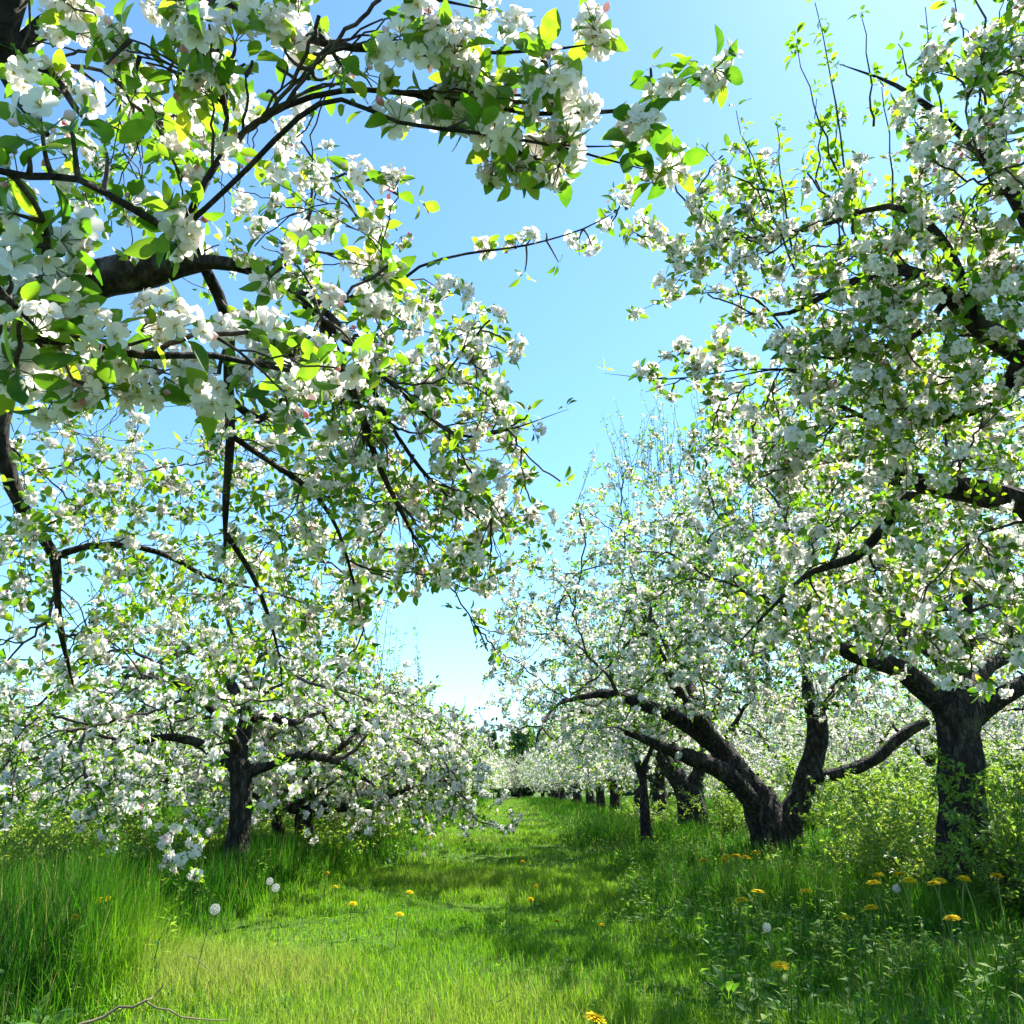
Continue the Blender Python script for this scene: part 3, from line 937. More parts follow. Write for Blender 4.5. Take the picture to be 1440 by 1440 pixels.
    hand([(20, 300, .95), (45, 345, .95), (15, 395, .92), (60, 450, 1.0), (110, 470, 1.05), (150, 545, 1.08), (205, 550, 1.1), (290, 560, 1.1), (320, 480, 1.12),
          (405, 575, 1.15), (375, 470, 1.15), (455, 540, 1.2), (290, 60, 1.2), (355, 85, 1.2), (560, 85, 1.22), (640, 75, 1.22), (600, 30, 1.25), (700, 195, 1.22), (785, 235, 1.22), (745, 130, 1.28),
          (800, 195, 1.22), (895, 180, 1.24), (835, 40, 1.33), (720, 50, 1.3), (430, 330, 1.6), (500, 490, 1.4), (25, 520, .95), (560, 60, 1.3), (10, 260, 1.0), (260, 140, 1.3), (380, 390, 1.5), (330, 60, 1.3), (400, 70, 1.3), (430, 105, 1.28), (375, 130, 1.26), (300, 120, 1.3), (450, 40, 1.32), (350, 20, 1.35), (420, 20, 1.35), (480, 90, 1.28), (250, 80, 1.35), (395, 40, 1.3), (440, 75, 1.28)], (0.88, 0.12, 0.0), (0.85, 1.05))
    hand([(745, 338, 2.45), (768, 328, 2.45), (738, 382, 2.46), (785, 368, 2.46), (830, 342, 2.5), (866, 300, 2.55), (872, 288, 2.55), (815, 335, 2.5), (725, 350, 2.45), (860, 312, 2.55)], (0.8, 0.05, 0.15), (0.9, 1.15))
    hand([(100, 180, .95), (60, 190, .92), (150, 215, 1.0), (40, 215, .9), (150, 90, 1.2), (600, 140, 1.25), (520, 150, 1.2), (690, 120, 1.28), (985, 100, 1.34), (940, 120, 1.33), (915, 95, 1.33),
          (760, 85, 1.3), (930, 245, 1.24), (900, 210, 1.23), (570, 60, 1.28), (470, 120, 1.22), (720, 240, 1.2), (190, 130, 1.3), (140, 500, 1.0), (350, 520, 1.12), (390, 95, 1.3), (345, 90, 1.3), (430, 50, 1.3), (290, 80, 1.35), (460, 110, 1.28), (410, 140, 1.27), (60, 330, .95), (420, 360, 1.5)], (0.0, 0.05, 0.95), (0.9, 1.15))
    cr = aL.build('crown', [M_LEAF, M_TWIG, M_STALK], root, base)
    aB.build('blossom', [M_PETAL, M_STAMEN], cr, base)
near_left()
GAPS.clear()

def near_right():
    rng = np.random.default_rng(33)
    base = np.array([3.35, 1.7, -0.05])
    root = empty('apple_tree', base)
    tag(root, 'apple tree leaning in overhead with tall upright shoots and a sawn-off limb stub', 'apple tree', 'apple trees along the grassy path')
    sk = Skeleton(); thin = []
    P, R = resample([tuple(base), (3.3, 1.75, 0.5), (3.25, 1.8, 1.0), (3.2, 1.9, 1.45)], [0.26, 0.19, 0.17, 0.16], 0.06)
    a = Acc(); knotty(a, P, R, 22, rng, 0.16, flare=True); a.build('trunk', [M_BARK], root, base)
    J = (3.2, 1.9, 1.4)
    def limb(spec, start=None, cap=False, rough=0.16, step=0.06):
        p, r = branch_px(spec)
        r = r * (0.95 if cap else 0.72)
        r[-1] *= 1.0 if cap else 0.4
        if start is not None:
            p = np.vstack([[start[:3]], p]); r = np.concatenate([[start[3]], r])
        p, r = resample(p, r, step)
        aa = Acc(); knotty(aa, p, r, 12 if r.max() > 0.015 else 7, rng, rough, cap=cap)
        aa.build('limb', [M_BARK], root, base)
        sk.add(p if not cap else p[:-1], r if not cap else r[:-1])
        if r[-1] < 0.006:
            k = np.where(r < 0.0065)[0]
            thin.append(p[k][::2] + rng.normal(0, 0.006, (len(k[::2]), 3)))
            thin.append(np.repeat(p[-1:], 2, 0) + rng.normal(0, 0.012, (2, 3)))
    limb([(1520, 560, 3.4, .075), (1440, 500, 3.4, .062), (1380, 460, 3.4, .055), (1335, 415, 3.4, .042), (1270, 380, 3.4, .03), (1190, 400, 3.4, .02), (1110, 440, 3.4, .012), (1040, 440, 3.4, .006)], (*J, 0.11))
    limb([(1540, 740, 3.5, .06), (1440, 706, 3.5, .052), (1360, 690, 3.5, .048), (1300, 680, 3.5, .044), (1256, 670, 3.5, .038)], (*J, 0.09), cap=True, rough=0.24)
    limb([(1340, 682, 3.5, .022), (1285, 690, 3.45, .024), (1245, 740, 3.45, .030), (1200, 785, 3.5, .024), (1140, 805, 3.55, .017), (1080, 860, 3.6, .010), (1020, 925, 3.7, .004)])
    limb([(1440, 500, 3.4, .04), (1400, 560, 3.4, .03), (1330, 590, 3.4, .022), (1260, 600, 3.4, .017), (1180, 570, 3.4, .012), (1110, 520, 3.4, .008), (1010, 535, 3.4, .004)])
    limb([(1480, 400, 3.3, .05), (1440, 300, 3.3, .035), (1390, 230, 3.3, .025), (1330, 170, 3.3, .017), (1260, 120, 3.35, .010), (1180, 90, 3.4, .004)], (*at_r(1500, 540, 3.4), 0.06))
    limb([(1385, 470, 3.4, .03), (1320, 330, 3.35, .022), (1250, 290, 3.35, .015), (1180, 310, 3.35, .010), (1100, 330, 3.4, .006), (960, 340, 3.45, .003)])
    limb([(1335, 415, 3.4, .02), (1290, 470, 3.3, .014), (1230, 490, 3.3, .010), (1140, 500, 3.35, .007), (1060, 420, 3.4, .005), (960, 415, 3.45, .0035), (892, 440, 3.5, .002)])
    limb([(1120, 520, 3.4, .006), (1040, 520, 3.45, .005), (940, 533, 3.5, .004), (850, 525, 3.55, .002)])
    aL, aB = Acc(), Acc()
    B1, B2 = [], []
    def both(px, py, rx, ry, d0, d1, n):
        B1.extend(blob(rng, px, py, rx, ry, d0, d1, max(2, n // 5)))
        B2.extend(blob(rng, px, py, rx, ry, d0, d1, max(3, int(n * 0.64))))
    both(1370, 230, 120, 190, 2.9, 3.8, 130)
    both(1300, 400, 160, 130, 2.9, 3.9, 160)
    both(1150, 390, 130, 110, 3.0, 3.9, 75)
    both(1100, 300, 120, 70, 3.1, 3.8, 34)
    both(990, 370, 60, 50, 3.2, 3.6, 12)
    both(1180, 560, 150, 90, 3.0, 3.9, 95)
    both(1340, 600, 140, 110, 3.0, 4.0, 110)
    both(1150, 680, 140, 80, 3.2, 4.0, 60)
    both(1350, 780, 120, 90, 3.2, 4.2, 46)
    both(1200, 820, 150, 70, 3.3, 4.2, 40)
    both(1000, 520, 70, 40, 3.3, 3.7, 12)
    both(1060, 620, 90, 80, 3.4, 4.2, 40)
    both(925, 365, 70, 60, 3.3, 3.7, 12)
    both(930, 525, 80, 30, 3.4, 3.7, 12)
    both(1000, 260, 60, 60, 3.3, 3.7, 10)
    both(1290, 870, 160, 80, 3.5, 4.5, 80)
    both(1090, 850, 110, 90, 3.8, 4.8, 50)
    both(1380, 900, 70, 70, 3.3, 4.2, 30)
    both(1420, 60, 80, 90, 3.0, 3.7, 36)
    both(1560, 350, 110, 400, 2.8, 4.5, 120)
    P1, R1 = sk.grow(B1, rng, 0.010, 0.0034, K=9, sag=0.05, wig=0.16); tubes(aL, P1, R1, 6, rng, 0.5, 1)
    P2, R2 = sk.grow(B2, rng, 0.0048, 0.0014, K=7, sag=0.06, wig=0.14); tubes(aL, P2, R2, 4, rng, 0.5, 1)
    # the rest of this crown, out of view, added to shade the right foreground
    off = crown_targets(rng, 900, (0, 0, 0), (2.3, 2.4, 1.5), zmin=-9, hole=(0, -9), k=2.0) + np.array([3.1, 2.3, 3.0])
    v = off - CAM
    dep = v[:, 1] * _cp + v[:, 2] * _sp
    u, w = v[:, 0] / dep, (-v[:, 1] * _sp + v[:, 2] * _cp) / dep
    out = ((dep < 0.1) | (u > 0.66) | (w > 0.66)) & (off[:, 0] - 0.51 * off[:, 2] > 0.75)    # the photograph's left foreground lies in full sun
    P4, R4 = sk.grow(off[out], rng, 0.007, 0.0016, K=6, sag=0.06, wig=0.14); tubes(aL, P4, R4, 4, rng, 0.5, 1)
    pos, dirs = spur_points(P4, R4, rng, 0.09, 0.2, 0.45)
    place_clusters(aL, aB, CL_MID, pos, dirs, rng, (0.6, 0.05, 0.35))
    B3 = []
    for q in ((1300, 500, 200, 250, 2.9, 3.8, 120), (1150, 350, 140, 160, 3.0, 3.8, 50), (1200, 720, 180, 130, 3.1, 4.0, 80)):
        B3.extend(blob(rng, *q))
    P3, R3 = sk.grow(B3, rng, 0.0042, 0.0011, K=8, sag=0.06, wig=0.2)
    tubes(aL, P3, R3, 4, rng, 0.5, 1)
    pos, dirs = spur_points(P3, R3, rng, 0.30, 0.3, 0.4)
    place_clusters(aL, aB, CL_NEAR, pos, dirs, rng, (0.2, 0.1, 0.7), (0.6, 0.9))
    for P, R, sp in ((P1, R1, 0.12), (P2, R2, 0.085)):
        pos, dirs = spur_points(P, R, rng, sp, 0.2, 0.45)
        place_clusters(aL, aB, CL_NEAR, pos, dirs, rng, (0.68, 0.06, 0.26), (0.85, 1.2))
    th = np.concatenate(thin); th = th[rng.random(len(th)) < 0.75]
    place_clusters(aL, aB, CL_NEAR, th, norm(rng.normal(size=th.shape) + np.array([0, 0, .6])), rng, (0.45, 0.1, 0.45), (0.7, 1.05))
    # the tall shoots against the sky
    S = []
    for (x0, y0, x1, y1) in ((1120, 380, 1035, 150), (1090, 330, 1050, 210), (1090, 270, 985, 205), (1200, 330, 1150, 0), (1180, 250, 1120, 60), (1230, 180, 1215, 20), (1330, 250, 1300, 10),
                             (1180, 400, 1175, 120), (1110, 350, 1090, 170), (1060, 340, 975, 270), (1260, 330, 1240, 120), (1380, 150, 1330, -40), (1290, 120, 1260, 60), (1150, 280, 1145, 140), (1400, 60, 1345, -60)):
        p, q = at_r(x0, y0, 3.4), at_r(x1, y1, 3.45)
        s = np.linspace(0, 1, 9)[:, None]
        S.append(p + (q - p) * s + rng.normal(0, 0.006, (9, 3)) + np.array([0, 0, -0.05]) * np.sin(s * math.pi))
    S = np.array(S)
    tubes(aL, S, np.repeat(np.linspace(0.0048, 0.0014, 9)[None], len(S), 0), 5, rng, 0.5, 1)
    pos, dirs = spur_points(S, None, rng, 0.036, 0.06, 0.35)
    place_clusters(aL, aB, CL_NEAR, pos, dirs, rng, (0.05, 0.03, 0.92), (0.55, 0.95))
    hand = [(985, 375, 3.4), (960, 345, 3.4), (1030, 440, 3.4), (870, 300, 3.3), (1000, 525, 3.4), (960, 515, 3.5), (930, 340, 3.4), (1210, 250, 3.3), (1180, 260, 3.3)]
    hp = np.repeat(np.array([at_r(*h) for h in hand]), 4, 0) + rng.normal(0, 0.045, (len(hand) * 4, 3))
    place_clusters(aL, aB, CL_NEAR, hp, norm(rng.normal(size=hp.shape) + np.array([0, 0, .5])), rng, (0.85, 0.05, 0.10), (0.9, 1.2))
    cr = aL.build('crown', [M_LEAF, M_TWIG, M_STALK], root, base)
    aB.build('blossom', [M_PETAL, M_STAMEN], cr, base)
near_right()

# ------------------------------------------------------------------ trees with trunks in view
def px_poly(spec, y, base):
    """[(px, py, dy, radius)] on the plane y+dy -> tree space"""
    return (np.array([at_y(a, b, y + dy) - base for a, b, dy, _ in spec]), np.array([r for *_, r in spec]))

ROW = 'apple trees along the grassy path'
RX, LX = 3.15, -2.35

# first trunk on the right: straight and thick, vase of limbs
def right_first():
    rng = np.random.default_rng(41)
    y = 5.7
    b = at_y(1356, 1240, y); base = np.array([b[0], y, -0.06])
    tr = px_poly([(1356, 1262, 0, .19), (1354, 1200, 0, .155), (1352, 1130, 0, .135), (1350, 1060, 0, .133), (1347, 1005, 0, .142), (1345, 975, 0, .12)], y, base)
    L = [px_poly([(1340, 1000, 0, .085), (1300, 965, -.05, .085), (1262, 935, -.15, .068), (1200, 920, -.3, .055), (1150, 890, -.5, .04), (1120, 865, -.7, .03), (1060, 830, -.9, .02)], y, base),
         px_poly([(1350, 985, 0, .085), (1352, 920, .05, .07), (1356, 860, .1, .055), (1352, 790, .15, .04), (1345, 700, .2, .022), (1330, 600, .3, .01)], y, base),
         px_poly([(1360, 1020, 0, .085), (1400, 985, -.05, .068), (1450, 955, -.1, .055), (1530, 890, -.2, .035), (1600, 820, -.3, .015)], y, base),
         px_poly([(1348, 990, 0, .08), (1330, 940, .4, .06), (1280, 890, 1.0, .04), (1230, 840, 1.6, .02)], y, base),
         px_poly([(1350, 990, 0, .08), (1400, 930, .5, .055), (1440, 860, 1.2, .03), (1460, 800, 1.8, .015)], y, base)]
    r = build_tree('apple_tree', base, [tr], L, rng, (44, 260, 1700), dict(c=(0.12, 0.4, 2.7), rad=(2.3, 2.1, 1.3), zmin=1.2, hole=(0.55, 1.35), k=1.0, thr=-0.45), CL_MID, 0.068, sh=(40, 3.2), mix=(0.66, .06, .28))
    tag(r, 'apple tree with the thick straight dark trunk behind the dandelions, shrub growing against it', 'apple tree', ROW)
right_first()

def right_second():
    rng = np.random.default_rng(42)
    y = 9.3
    b = at_y(1092, 1205, y); base = np.array([b[0], y, -0.05])
    tr1 = px_poly([(1096, 1222, 0, .26), (1090, 1190, 0, .23), (1078, 1150, 0, .20), (1062, 1115, 0, .17)], y, base)
    L = [px_poly([(1085, 1165, 0, .15), (1062, 1120, 0, .145), (1030, 1075, 0, .14), (1008, 1045, 0, .125), (985, 1030, -.1, .11), (945, 1005, -.2, .085), (905, 990, -.3, .065), (850, 975, -.4, .05), (790, 985, -.5, .02)], y, base),
         px_poly([(1075, 1150, 0, .11), (1040, 1110, -.15, .105), (1005, 1080, -.25, .095), (965, 1062, -.35, .08), (930, 1050, -.45, .055), (880, 1030, -.6, .03)], y, base),
         px_poly([(1098, 1195, 0, .17), (1110, 1150, 0, .15), (1128, 1115, 0, .125), (1142, 1070, 0, .115), (1150, 1020, 0, .12), (1140, 975, 0, .075), (1130, 930, .05, .05), (1100, 860, .1, .03)], y, base),
         px_poly([(1152, 1005, 0, .065), (1172, 975, 0, .055), (1195, 950, 0, .045), (1230, 915, .05, .03), (1270, 860, .1, .015)], y, base),
         px_poly([(1126, 1122, 0, .09), (1142, 1098, -.05, .078), (1185, 1085, -.1, .07), (1225, 1068, -.15, .062), (1262, 1040, -.2, .06), (1303, 1014, -.25, .055)], y, base) + (True,),
         px_poly([(1000, 1045, 0, .08), (985, 1000, .2, .065), (960, 950, .5, .05), (930, 890, .8, .03), (900, 830, 1.0, .012)], y, base),
         px_poly([(1008, 1045, 0, .08), (960, 980, -.6, .06), (930, 920, -1.1, .04), (900, 850, -1.6, .02)], y, base)]
    r = build_tree('apple_tree', base, [tr1], L, rng, (44, 260, 1350), dict(c=(-.8, 0.0, 2.9), rad=(2.5, 2.5, 1.9), zmin=1.0, hole=(0.9, 1.35), k=4.0, thr=-0.4), CL_MID, 0.085, sh=(95, 3.6), mix=(0.66, .05, .29))
    tag(r, 'apple tree whose trunk splits low into a wide fork with one bare sawn limb', 'apple tree', ROW)
right_second()

def left_first():
    rng = np.random.default_rng(43)
    y = 6.5
    b = at_y(330, 1228, y); base = np.array([b[0], y, -0.05])
    tr = px_poly([(326, 1243, 0, .098), (332, 1200, 0, .084), (338, 1150, 0, .074), (338, 1100, 0, .078), (335, 1068, 0, .075)], y, base)
    L = [px_poly([(338, 1085, 0, .065), (345, 1040, 0, .062), (350, 1000, 0, .055), (348, 965, .05, .045), (335, 920, .1, .035), (320, 860, .2, .015)], y, base),
         px_poly([(330, 1075, 0, .06), (305, 1062, -.05, .045), (270, 1045, -.1, .035), (220, 1040, -.2, .028), (150, 1070, -.3, .018)], y, base),
         px_poly([(345, 1090, 0, .05), (375, 1080, 0, .045), (420, 1065, 0, .038), (470, 1070, 0, .028), (520, 1100, .1, .012)], y, base),
         px_poly([(352, 1010, 0, .05), (380, 1010, .1, .04), (410, 1020, .3, .03), (450, 1000, .6, .018)], y, base),
         px_poly([(340, 1070, 0, .05), (320, 1010, .6, .036), (270, 960, 1.2, .03), (250, 920, 1.7, .015)], y, base),
         px_poly([(340, 1060, 0, .04), (300, 1000, -.6, .028), (240, 960, -1.1, .03), (180, 950, -1.6, .015)], y, base),
         px_poly([(345, 1000, .0, .05), (300, 930, .1, .035), (255, 915, .2, .03), (215, 940, .25, .02)], y, base)]
    rngx = np.random.default_rng(99)
    ex = np.array([np.array(at_r(px, py, d)) - base for (px, py, d) in
                   [(rngx.normal(250, 30), rngx.normal(1215, 22), rngx.uniform(5.2, 5.8)) for _ in range(8)] +
                   [(rngx.normal(180, 40), rngx.normal(1130, 30), rngx.uniform(5.2, 6.2)) for _ in range(34)]])
    r = build_tree('apple_tree', base, [tr], L, rng, (34, 170, 800), dict(c=(-.35, 0.2, 1.35), rad=(2.1, 2.2, 0.72), zmin=0.36, hole=(0.5, 0.75), k=7.0, thr=-0.2), CL_MID, 0.085, extra=ex, sh=(26, 1.6), mix=(0.72, .06, .22))
    tag(r, 'low apple tree with a slim dark trunk, one bough drooping into the tall grass', 'apple tree', ROW)
left_first()

def right_third():
    rng = np.random.default_rng(45)
    y = 13.4
    b = at_y(978, 1168, y); base = np.array([b[0], y, -0.05])
    tr = px_poly([(980, 1178, 0, .26), (976, 1150, 0, .23), (968, 1118, 0, .20), (962, 1104, 0, .17)], y, base)
    L = [px_poly([(964, 1112, 0, .14), (945, 1085, 0, .13), (932, 1060, 0, .12), (918, 1035, -.1, .10), (890, 1020, -.3, .07), (850, 1005, -.5, .04), (800, 1000, -.7, .02)], y, base),
         px_poly([(970, 1115, 0, .13), (984, 1090, 0, .11), (990, 1060, 0, .09), (1000, 1020, .1, .06), (1015, 960, .2, .03)], y, base),
         px_poly([(925, 1045, 0, .08), (920, 1000, .2, .06), (910, 950, .5, .03)], y, base),
         px_poly([(968, 1108, 0, .10), (940, 1060, .7, .07), (900, 1010, 1.4, .03)], y, base),
         px_poly([(990, 1062, 0, .07), (1020, 1030, -.4, .05), (1050, 990, -.8, .02)], y, base)]
    r = build_tree('apple_tree', base, [tr], L, rng, (34, 190, 1000), dict(c=(-.4, 0.0, 2.9), rad=(2.7, 2.4, 1.9), zmin=0.95, hole=(1.0, 1.3), k=31.0, thr=-0.4), CL_FAR, 0.085, sh=(80, 3.4), twig_sides=3, trunk_sides=14, step=0.1, mix=(0.72, .04, .24))
    tag(r, 'apple tree with a dark trunk leaning left, just behind and left of the wide fork', 'apple tree', ROW)
    y = 11.0
    b = at_y(907, 1182, y); base = np.array([b[0], y, -0.05])
    tr = px_poly([(911, 1190, 0, .085), (908, 1160, 0, .07), (906, 1120, 0, .06), (904, 1085, 0, .05)], y, base)
    L = [px_poly([(905, 1100, 0, .045), (895, 1060, 0, .035), (880, 1020, .1, .02)], y, base), px_poly([(904, 1090, 0, .04), (920, 1050, 0, .03), (930, 1010, .1, .015)], y, base)]
    r = build_tree('apple_tree', base, [tr], L, rng, (10, 50, 260), dict(c=(0, 0, 2.1), rad=(1.2, 1.2, 1.0), zmin=0.9, hole=(.4, 1.1), k=37.0), CL_FAR, 0.085, sh=(10, 2.2), twig_sides=3, trunk_sides=10, step=0.1)
    tag(r, 'young apple tree with a thin straight dark trunk left of the leaning trunk', 'apple tree', ROW)
right_third()

def left_second():
    rng = np.random.default_rng(44)
    y = 8.4
    b = at_y(425, 1215, y); base = np.array([b[0], y, -0.05])
    tr = px_poly([(424, 1226, 0, .11), (426, 1195, 0, .10), (428, 1165, 0, .09), (430, 1130, 0, .085), (436, 1100, 0, .07)], y, base)
    L = [px_poly([(424, 1205, 0, .08), (408, 1188, 0, .07), (392, 1172, 0, .055), (388, 1140, 0, .05), (400, 1115, 0, .04), (420, 1130, -.1, .02)], y, base),
         px_poly([(432, 1140, 0, .06), (400, 1135, -.1, .045), (370, 1130, -.3, .03), (330, 1100, -.5, .015)], y, base),
         px_poly([(432, 1140, 0, .075), (470, 1130, 0, .07), (520, 1128, .1, .055), (560, 1110, .2, .04), (600, 1090, .3, .02)], y, base),
         px_poly([(434, 1115, 0, .06), (480, 1090, .4, .05), (530, 1060, .8, .035), (560, 1010, 1.2, .02)], y, base),
         px_poly([(434, 1110, 0, .06), (450, 1070, -.4, .045), (490, 1040, -.8, .03), (520, 1000, -1.2, .015)], y, base),
         px_poly([(436, 1105, 0, .06), (440, 1050, .3, .045), (430, 1000, .6, .03), (420, 950, .9, .015)], y, base)]
    r = build_tree('apple_tree', base, [tr], L, rng, (34, 190, 1000), dict(c=(0.35, 0.3, 1.2), rad=(1.75, 2.0, 0.78), zmin=0.3, hole=(0.4, 0.6), k=10.0, thr=-0.4), CL_MID, 0.08, sh=(50, 1.45), mix=(0.74, .05, .21))
    tag(r, 'dense low apple tree with twisted dark boughs beside the path, behind the slim trunk', 'apple tree', ROW)
left_second()

# ------------------------------------------------------------------ ordinary row trees: three built, then copied with all their parts
protos = []
for i in range(3):
    rng = np.random.default_rng(60 + i)
    h = (1.0, 0.75, 1.15)[i]
    trk = (np.array([(0, 0, -0.12), (0.02, 0.01, .25), (0.05 * (i - 1), 0.04, .6), (0, 0, h)]), np.array([.24, .17, .14, .15]))
    limbs = generic_limbs(rng, h, 4 + i % 2, 1.7, 2.5, 0.095)
    r = build_tree('apple_tree', (0, 0, 0), [trk], limbs, rng, (34, 190, 1050), dict(c=(0, 0, 2.15), rad=(2.45, 2.45, 1.5), zmin=0.22, hole=(0.5, 0.7), k=20.0 + 3 * i, thr=-0.4), CL_FAR, 0.085, sh=(60, 2.7), twig_sides=3, trunk_sides=14, step=0.12, mix=(0.76, .04, .20))
    protos.append(r)
ORD = ['third', 'fourth', 'fifth', 'sixth', 'seventh', 'eighth', 'ninth', 'tenth']
rr = random.Random(4)
used = set()
def put_tree(x, y, label, group, s=1.0, low=1.0):
    i = rr.randrange(3)
    p = protos[i]
    if i in used:
        t = copy_tree(p)
    else:
        t = p; used.add(i)
    t.location = (x + rr.uniform(-.2, .2), y + rr.uniform(-.3, .3), float(ground_z(x, y)) + 0.03)
    t.rotation_euler = (0, 0, rr.uniform(0, 6.28))
    k = s * rr.uniform(0.93, 1.07)
    t.scale = (k, k, k * low * rr.uniform(0.94, 1.08))
    tag(t, label, 'apple tree', group)
yy = [17.7, 21.8, 26.0, 30.3, 34.6, 39, 43.4, 47.8, 52, 56.5, 61, 65.5]
for k, y in enumerate(yy):
    if k < 3:
        lb = ORD[k + 2] + ' large apple tree along the right side of the path'
    else:
        lb = 'distant apple tree in the right row where the path narrows'
    put_tree(RX + 0.05, y, lb, ROW if k < 3 else 'far apple trees of the right row', 1.08 if k < 2 else 1.0)
yl = [11.6, 14.8, 18.2, 22, 26, 30, 34.4, 38.8, 43, 47.6, 52, 56.4, 61, 65.5]
for k, y in enumerate(yl):
    if k < 4:
        lb = ORD[k] + ' apple tree from the front in the white row left of the path'
    else:
        lb = 'distant apple tree in the left row where the path narrows'
    put_tree(LX - 0.15, y, lb, ROW if k < 4 else 'far apple trees of the left row', 0.86 if k < 5 else 1.0, 0.72 if k < 2 else 0.80 if k < 4 else 0.92)
for k in range(12):
    put_tree(-6.4, 6.0 + 4.4 * k, 'blossoming apple tree in the next row behind the left row', 'apple trees of the next row on the left', 0.88, 0.66)
for x, y in ((-0.9, 68.5), (1.1, 69.0)):
    put_tree(x, y, 'small pale apple tree closing off the far end of the path', 'apple trees at the end of the path', 0.9)
for k in range(9):
    put_tree(-12.6, 13 + 4.6 * k, 'pale blossoming apple tree two rows behind the left row', 'apple trees two rows away on the left', 0.95, 0.7)
for k in range(12):
    put_tree(8.6, 7.5 + 4.4 * k, 'blossoming apple tree in the next row behind the right row', 'apple trees of the next row on the right', 0.95)
for k in range(9):
    put_tree(13.8, 14 + 4.6 * k, 'pale blossoming apple tree two rows behind the right row', 'apple trees two rows away on the right', 0.95)

# ------------------------------------------------------------------ trees beyond the end of the path
def far_tree(kind, seed):
    rng = np.random.default_rng(seed)
    root = empty('conifer_tree' if kind == 'conifer' else 'woodland_tree')
    a = Acc()
    H = 7.0
    P, R = resample([(0, 0, -.2), (0.05, 0, H * .3), (0, .05, H * .65), (0, 0, H * .97)], [.22, .17, .10, .03], 0.4)
    knotty(a, P, R, 8, rng, 0.1); a.build('trunk', [M_BARK], root)
    b = Acc()
    n = 2600
    if kind == 'conifer':
        z = H * (0.12 + 0.88 * rng.random(n) ** 1.25)
        rad = 1.75 * (1 - z / H) ** 0.8 * (0.8 + 0.35 * np.sin(z * 7)) + 0.12
    else:
        z = H * (0.04 + 0.96 * rng.random(n))
        rad = 2.1 * np.sqrt(np.clip(1 - ((z / H - 0.5) / 0.52) ** 2, 0.02, 1))
    an = rng.uniform(0, 6.28, n)
    q = rng.random(n) ** 0.5
    x, y = rad * q * np.cos(an), rad * q * np.sin(an)
    pos = np.stack([x, y, z], -1)
    pos += pos * (nz(pos, 1.4, seed) * 0.14)[:, None] * np.array([1, 1, .3])
    tp = [T_merge([T_move(leaf_T(rng, 0.24, 2, rng.random(), wide=.45, petiole=0), frames(norm(rng.normal(size=(1, 3))), rng)[0], rng.normal(0, .08, 3)) for _ in range(9)]) for _ in range(4)]
    w = rng.integers(0, 4, n)
    for i, T in enumerate(tp):
        s = w == i
        scatter(b, T, frames(norm(rng.normal(size=(s.sum(), 3))), rng), pos[s], rng, .25)
    b.build('crown', [M_FAR], root)
    return root
con = far_tree('conifer', 3)
dec = far_tree('woodland', 5)
first = {'conifer': True, 'woodland': True}
rf = random.Random(9)
for (x, y, kd, s) in [(-1.35, 72, 'conifer', .78), (1.3, 74, 'woodland', .80), (2.9, 72, 'conifer', .82), (-3.2, 76, 'woodland', .82), (4.6, 78, 'woodland', .9), (-6, 80, 'conifer', .95), (7.5, 80, 'conifer', .95),
                      (-9.5, 79, 'woodland', .95), (11, 82, 'woodland', 1), (-14, 84, 'conifer', 1), (16, 84, 'woodland', 1), (-20, 84, 'woodland', 1.0), (22, 86, 'conifer', 1.0), (-27, 86, 'woodland', 1), (30, 86, 'woodland', 1),
                      (-18, 66, 'woodland', .8), (-24, 62, 'woodland', .85), (-30, 60, 'woodland', .9), (-36, 62, 'woodland', .9), (-42, 64, 'woodland', 1), (-48, 66, 'woodland', 1), (-54, 70, 'woodland', 1),
                      (19, 66, 'woodland', .8), (25, 62, 'woodland', .85), (31, 60, 'woodland', .9), (37, 62, 'woodland', .9), (43, 64, 'woodland', 1), (49, 66, 'woodland', 1), (55, 70, 'woodland', 1),
                      (-21, 58, 'woodland', .6), (-27, 54, 'woodland', .6), (-33, 54, 'woodland', .6), (22, 58, 'woodland', .6), (28, 54, 'woodland', .6), (34, 54, 'woodland', .6),
                      (0.1, 84, 'woodland', .62), (-34, 88, 'conifer', 1), (38, 88, 'woodland', 1)]:
    src = con if kd == 'conifer' else dec
    t = src if first[kd] else copy_tree(src)
    first[kd] = False
    t.location = (x, y, -0.05); t.rotation_euler = (0, 0, rf.uniform(0, 6.28)); t.scale = (s, s, s * rf.uniform(.92, 1.08))
    if kd == 'conifer':
        tag(t, 'dark pointed conifer beyond the end of the orchard path', 'conifer', 'conifers beyond the orchard')
    else:
        tag(t, 'round leafy green tree in the woods beyond the orchard', 'tree', 'leafy trees beyond the orchard')

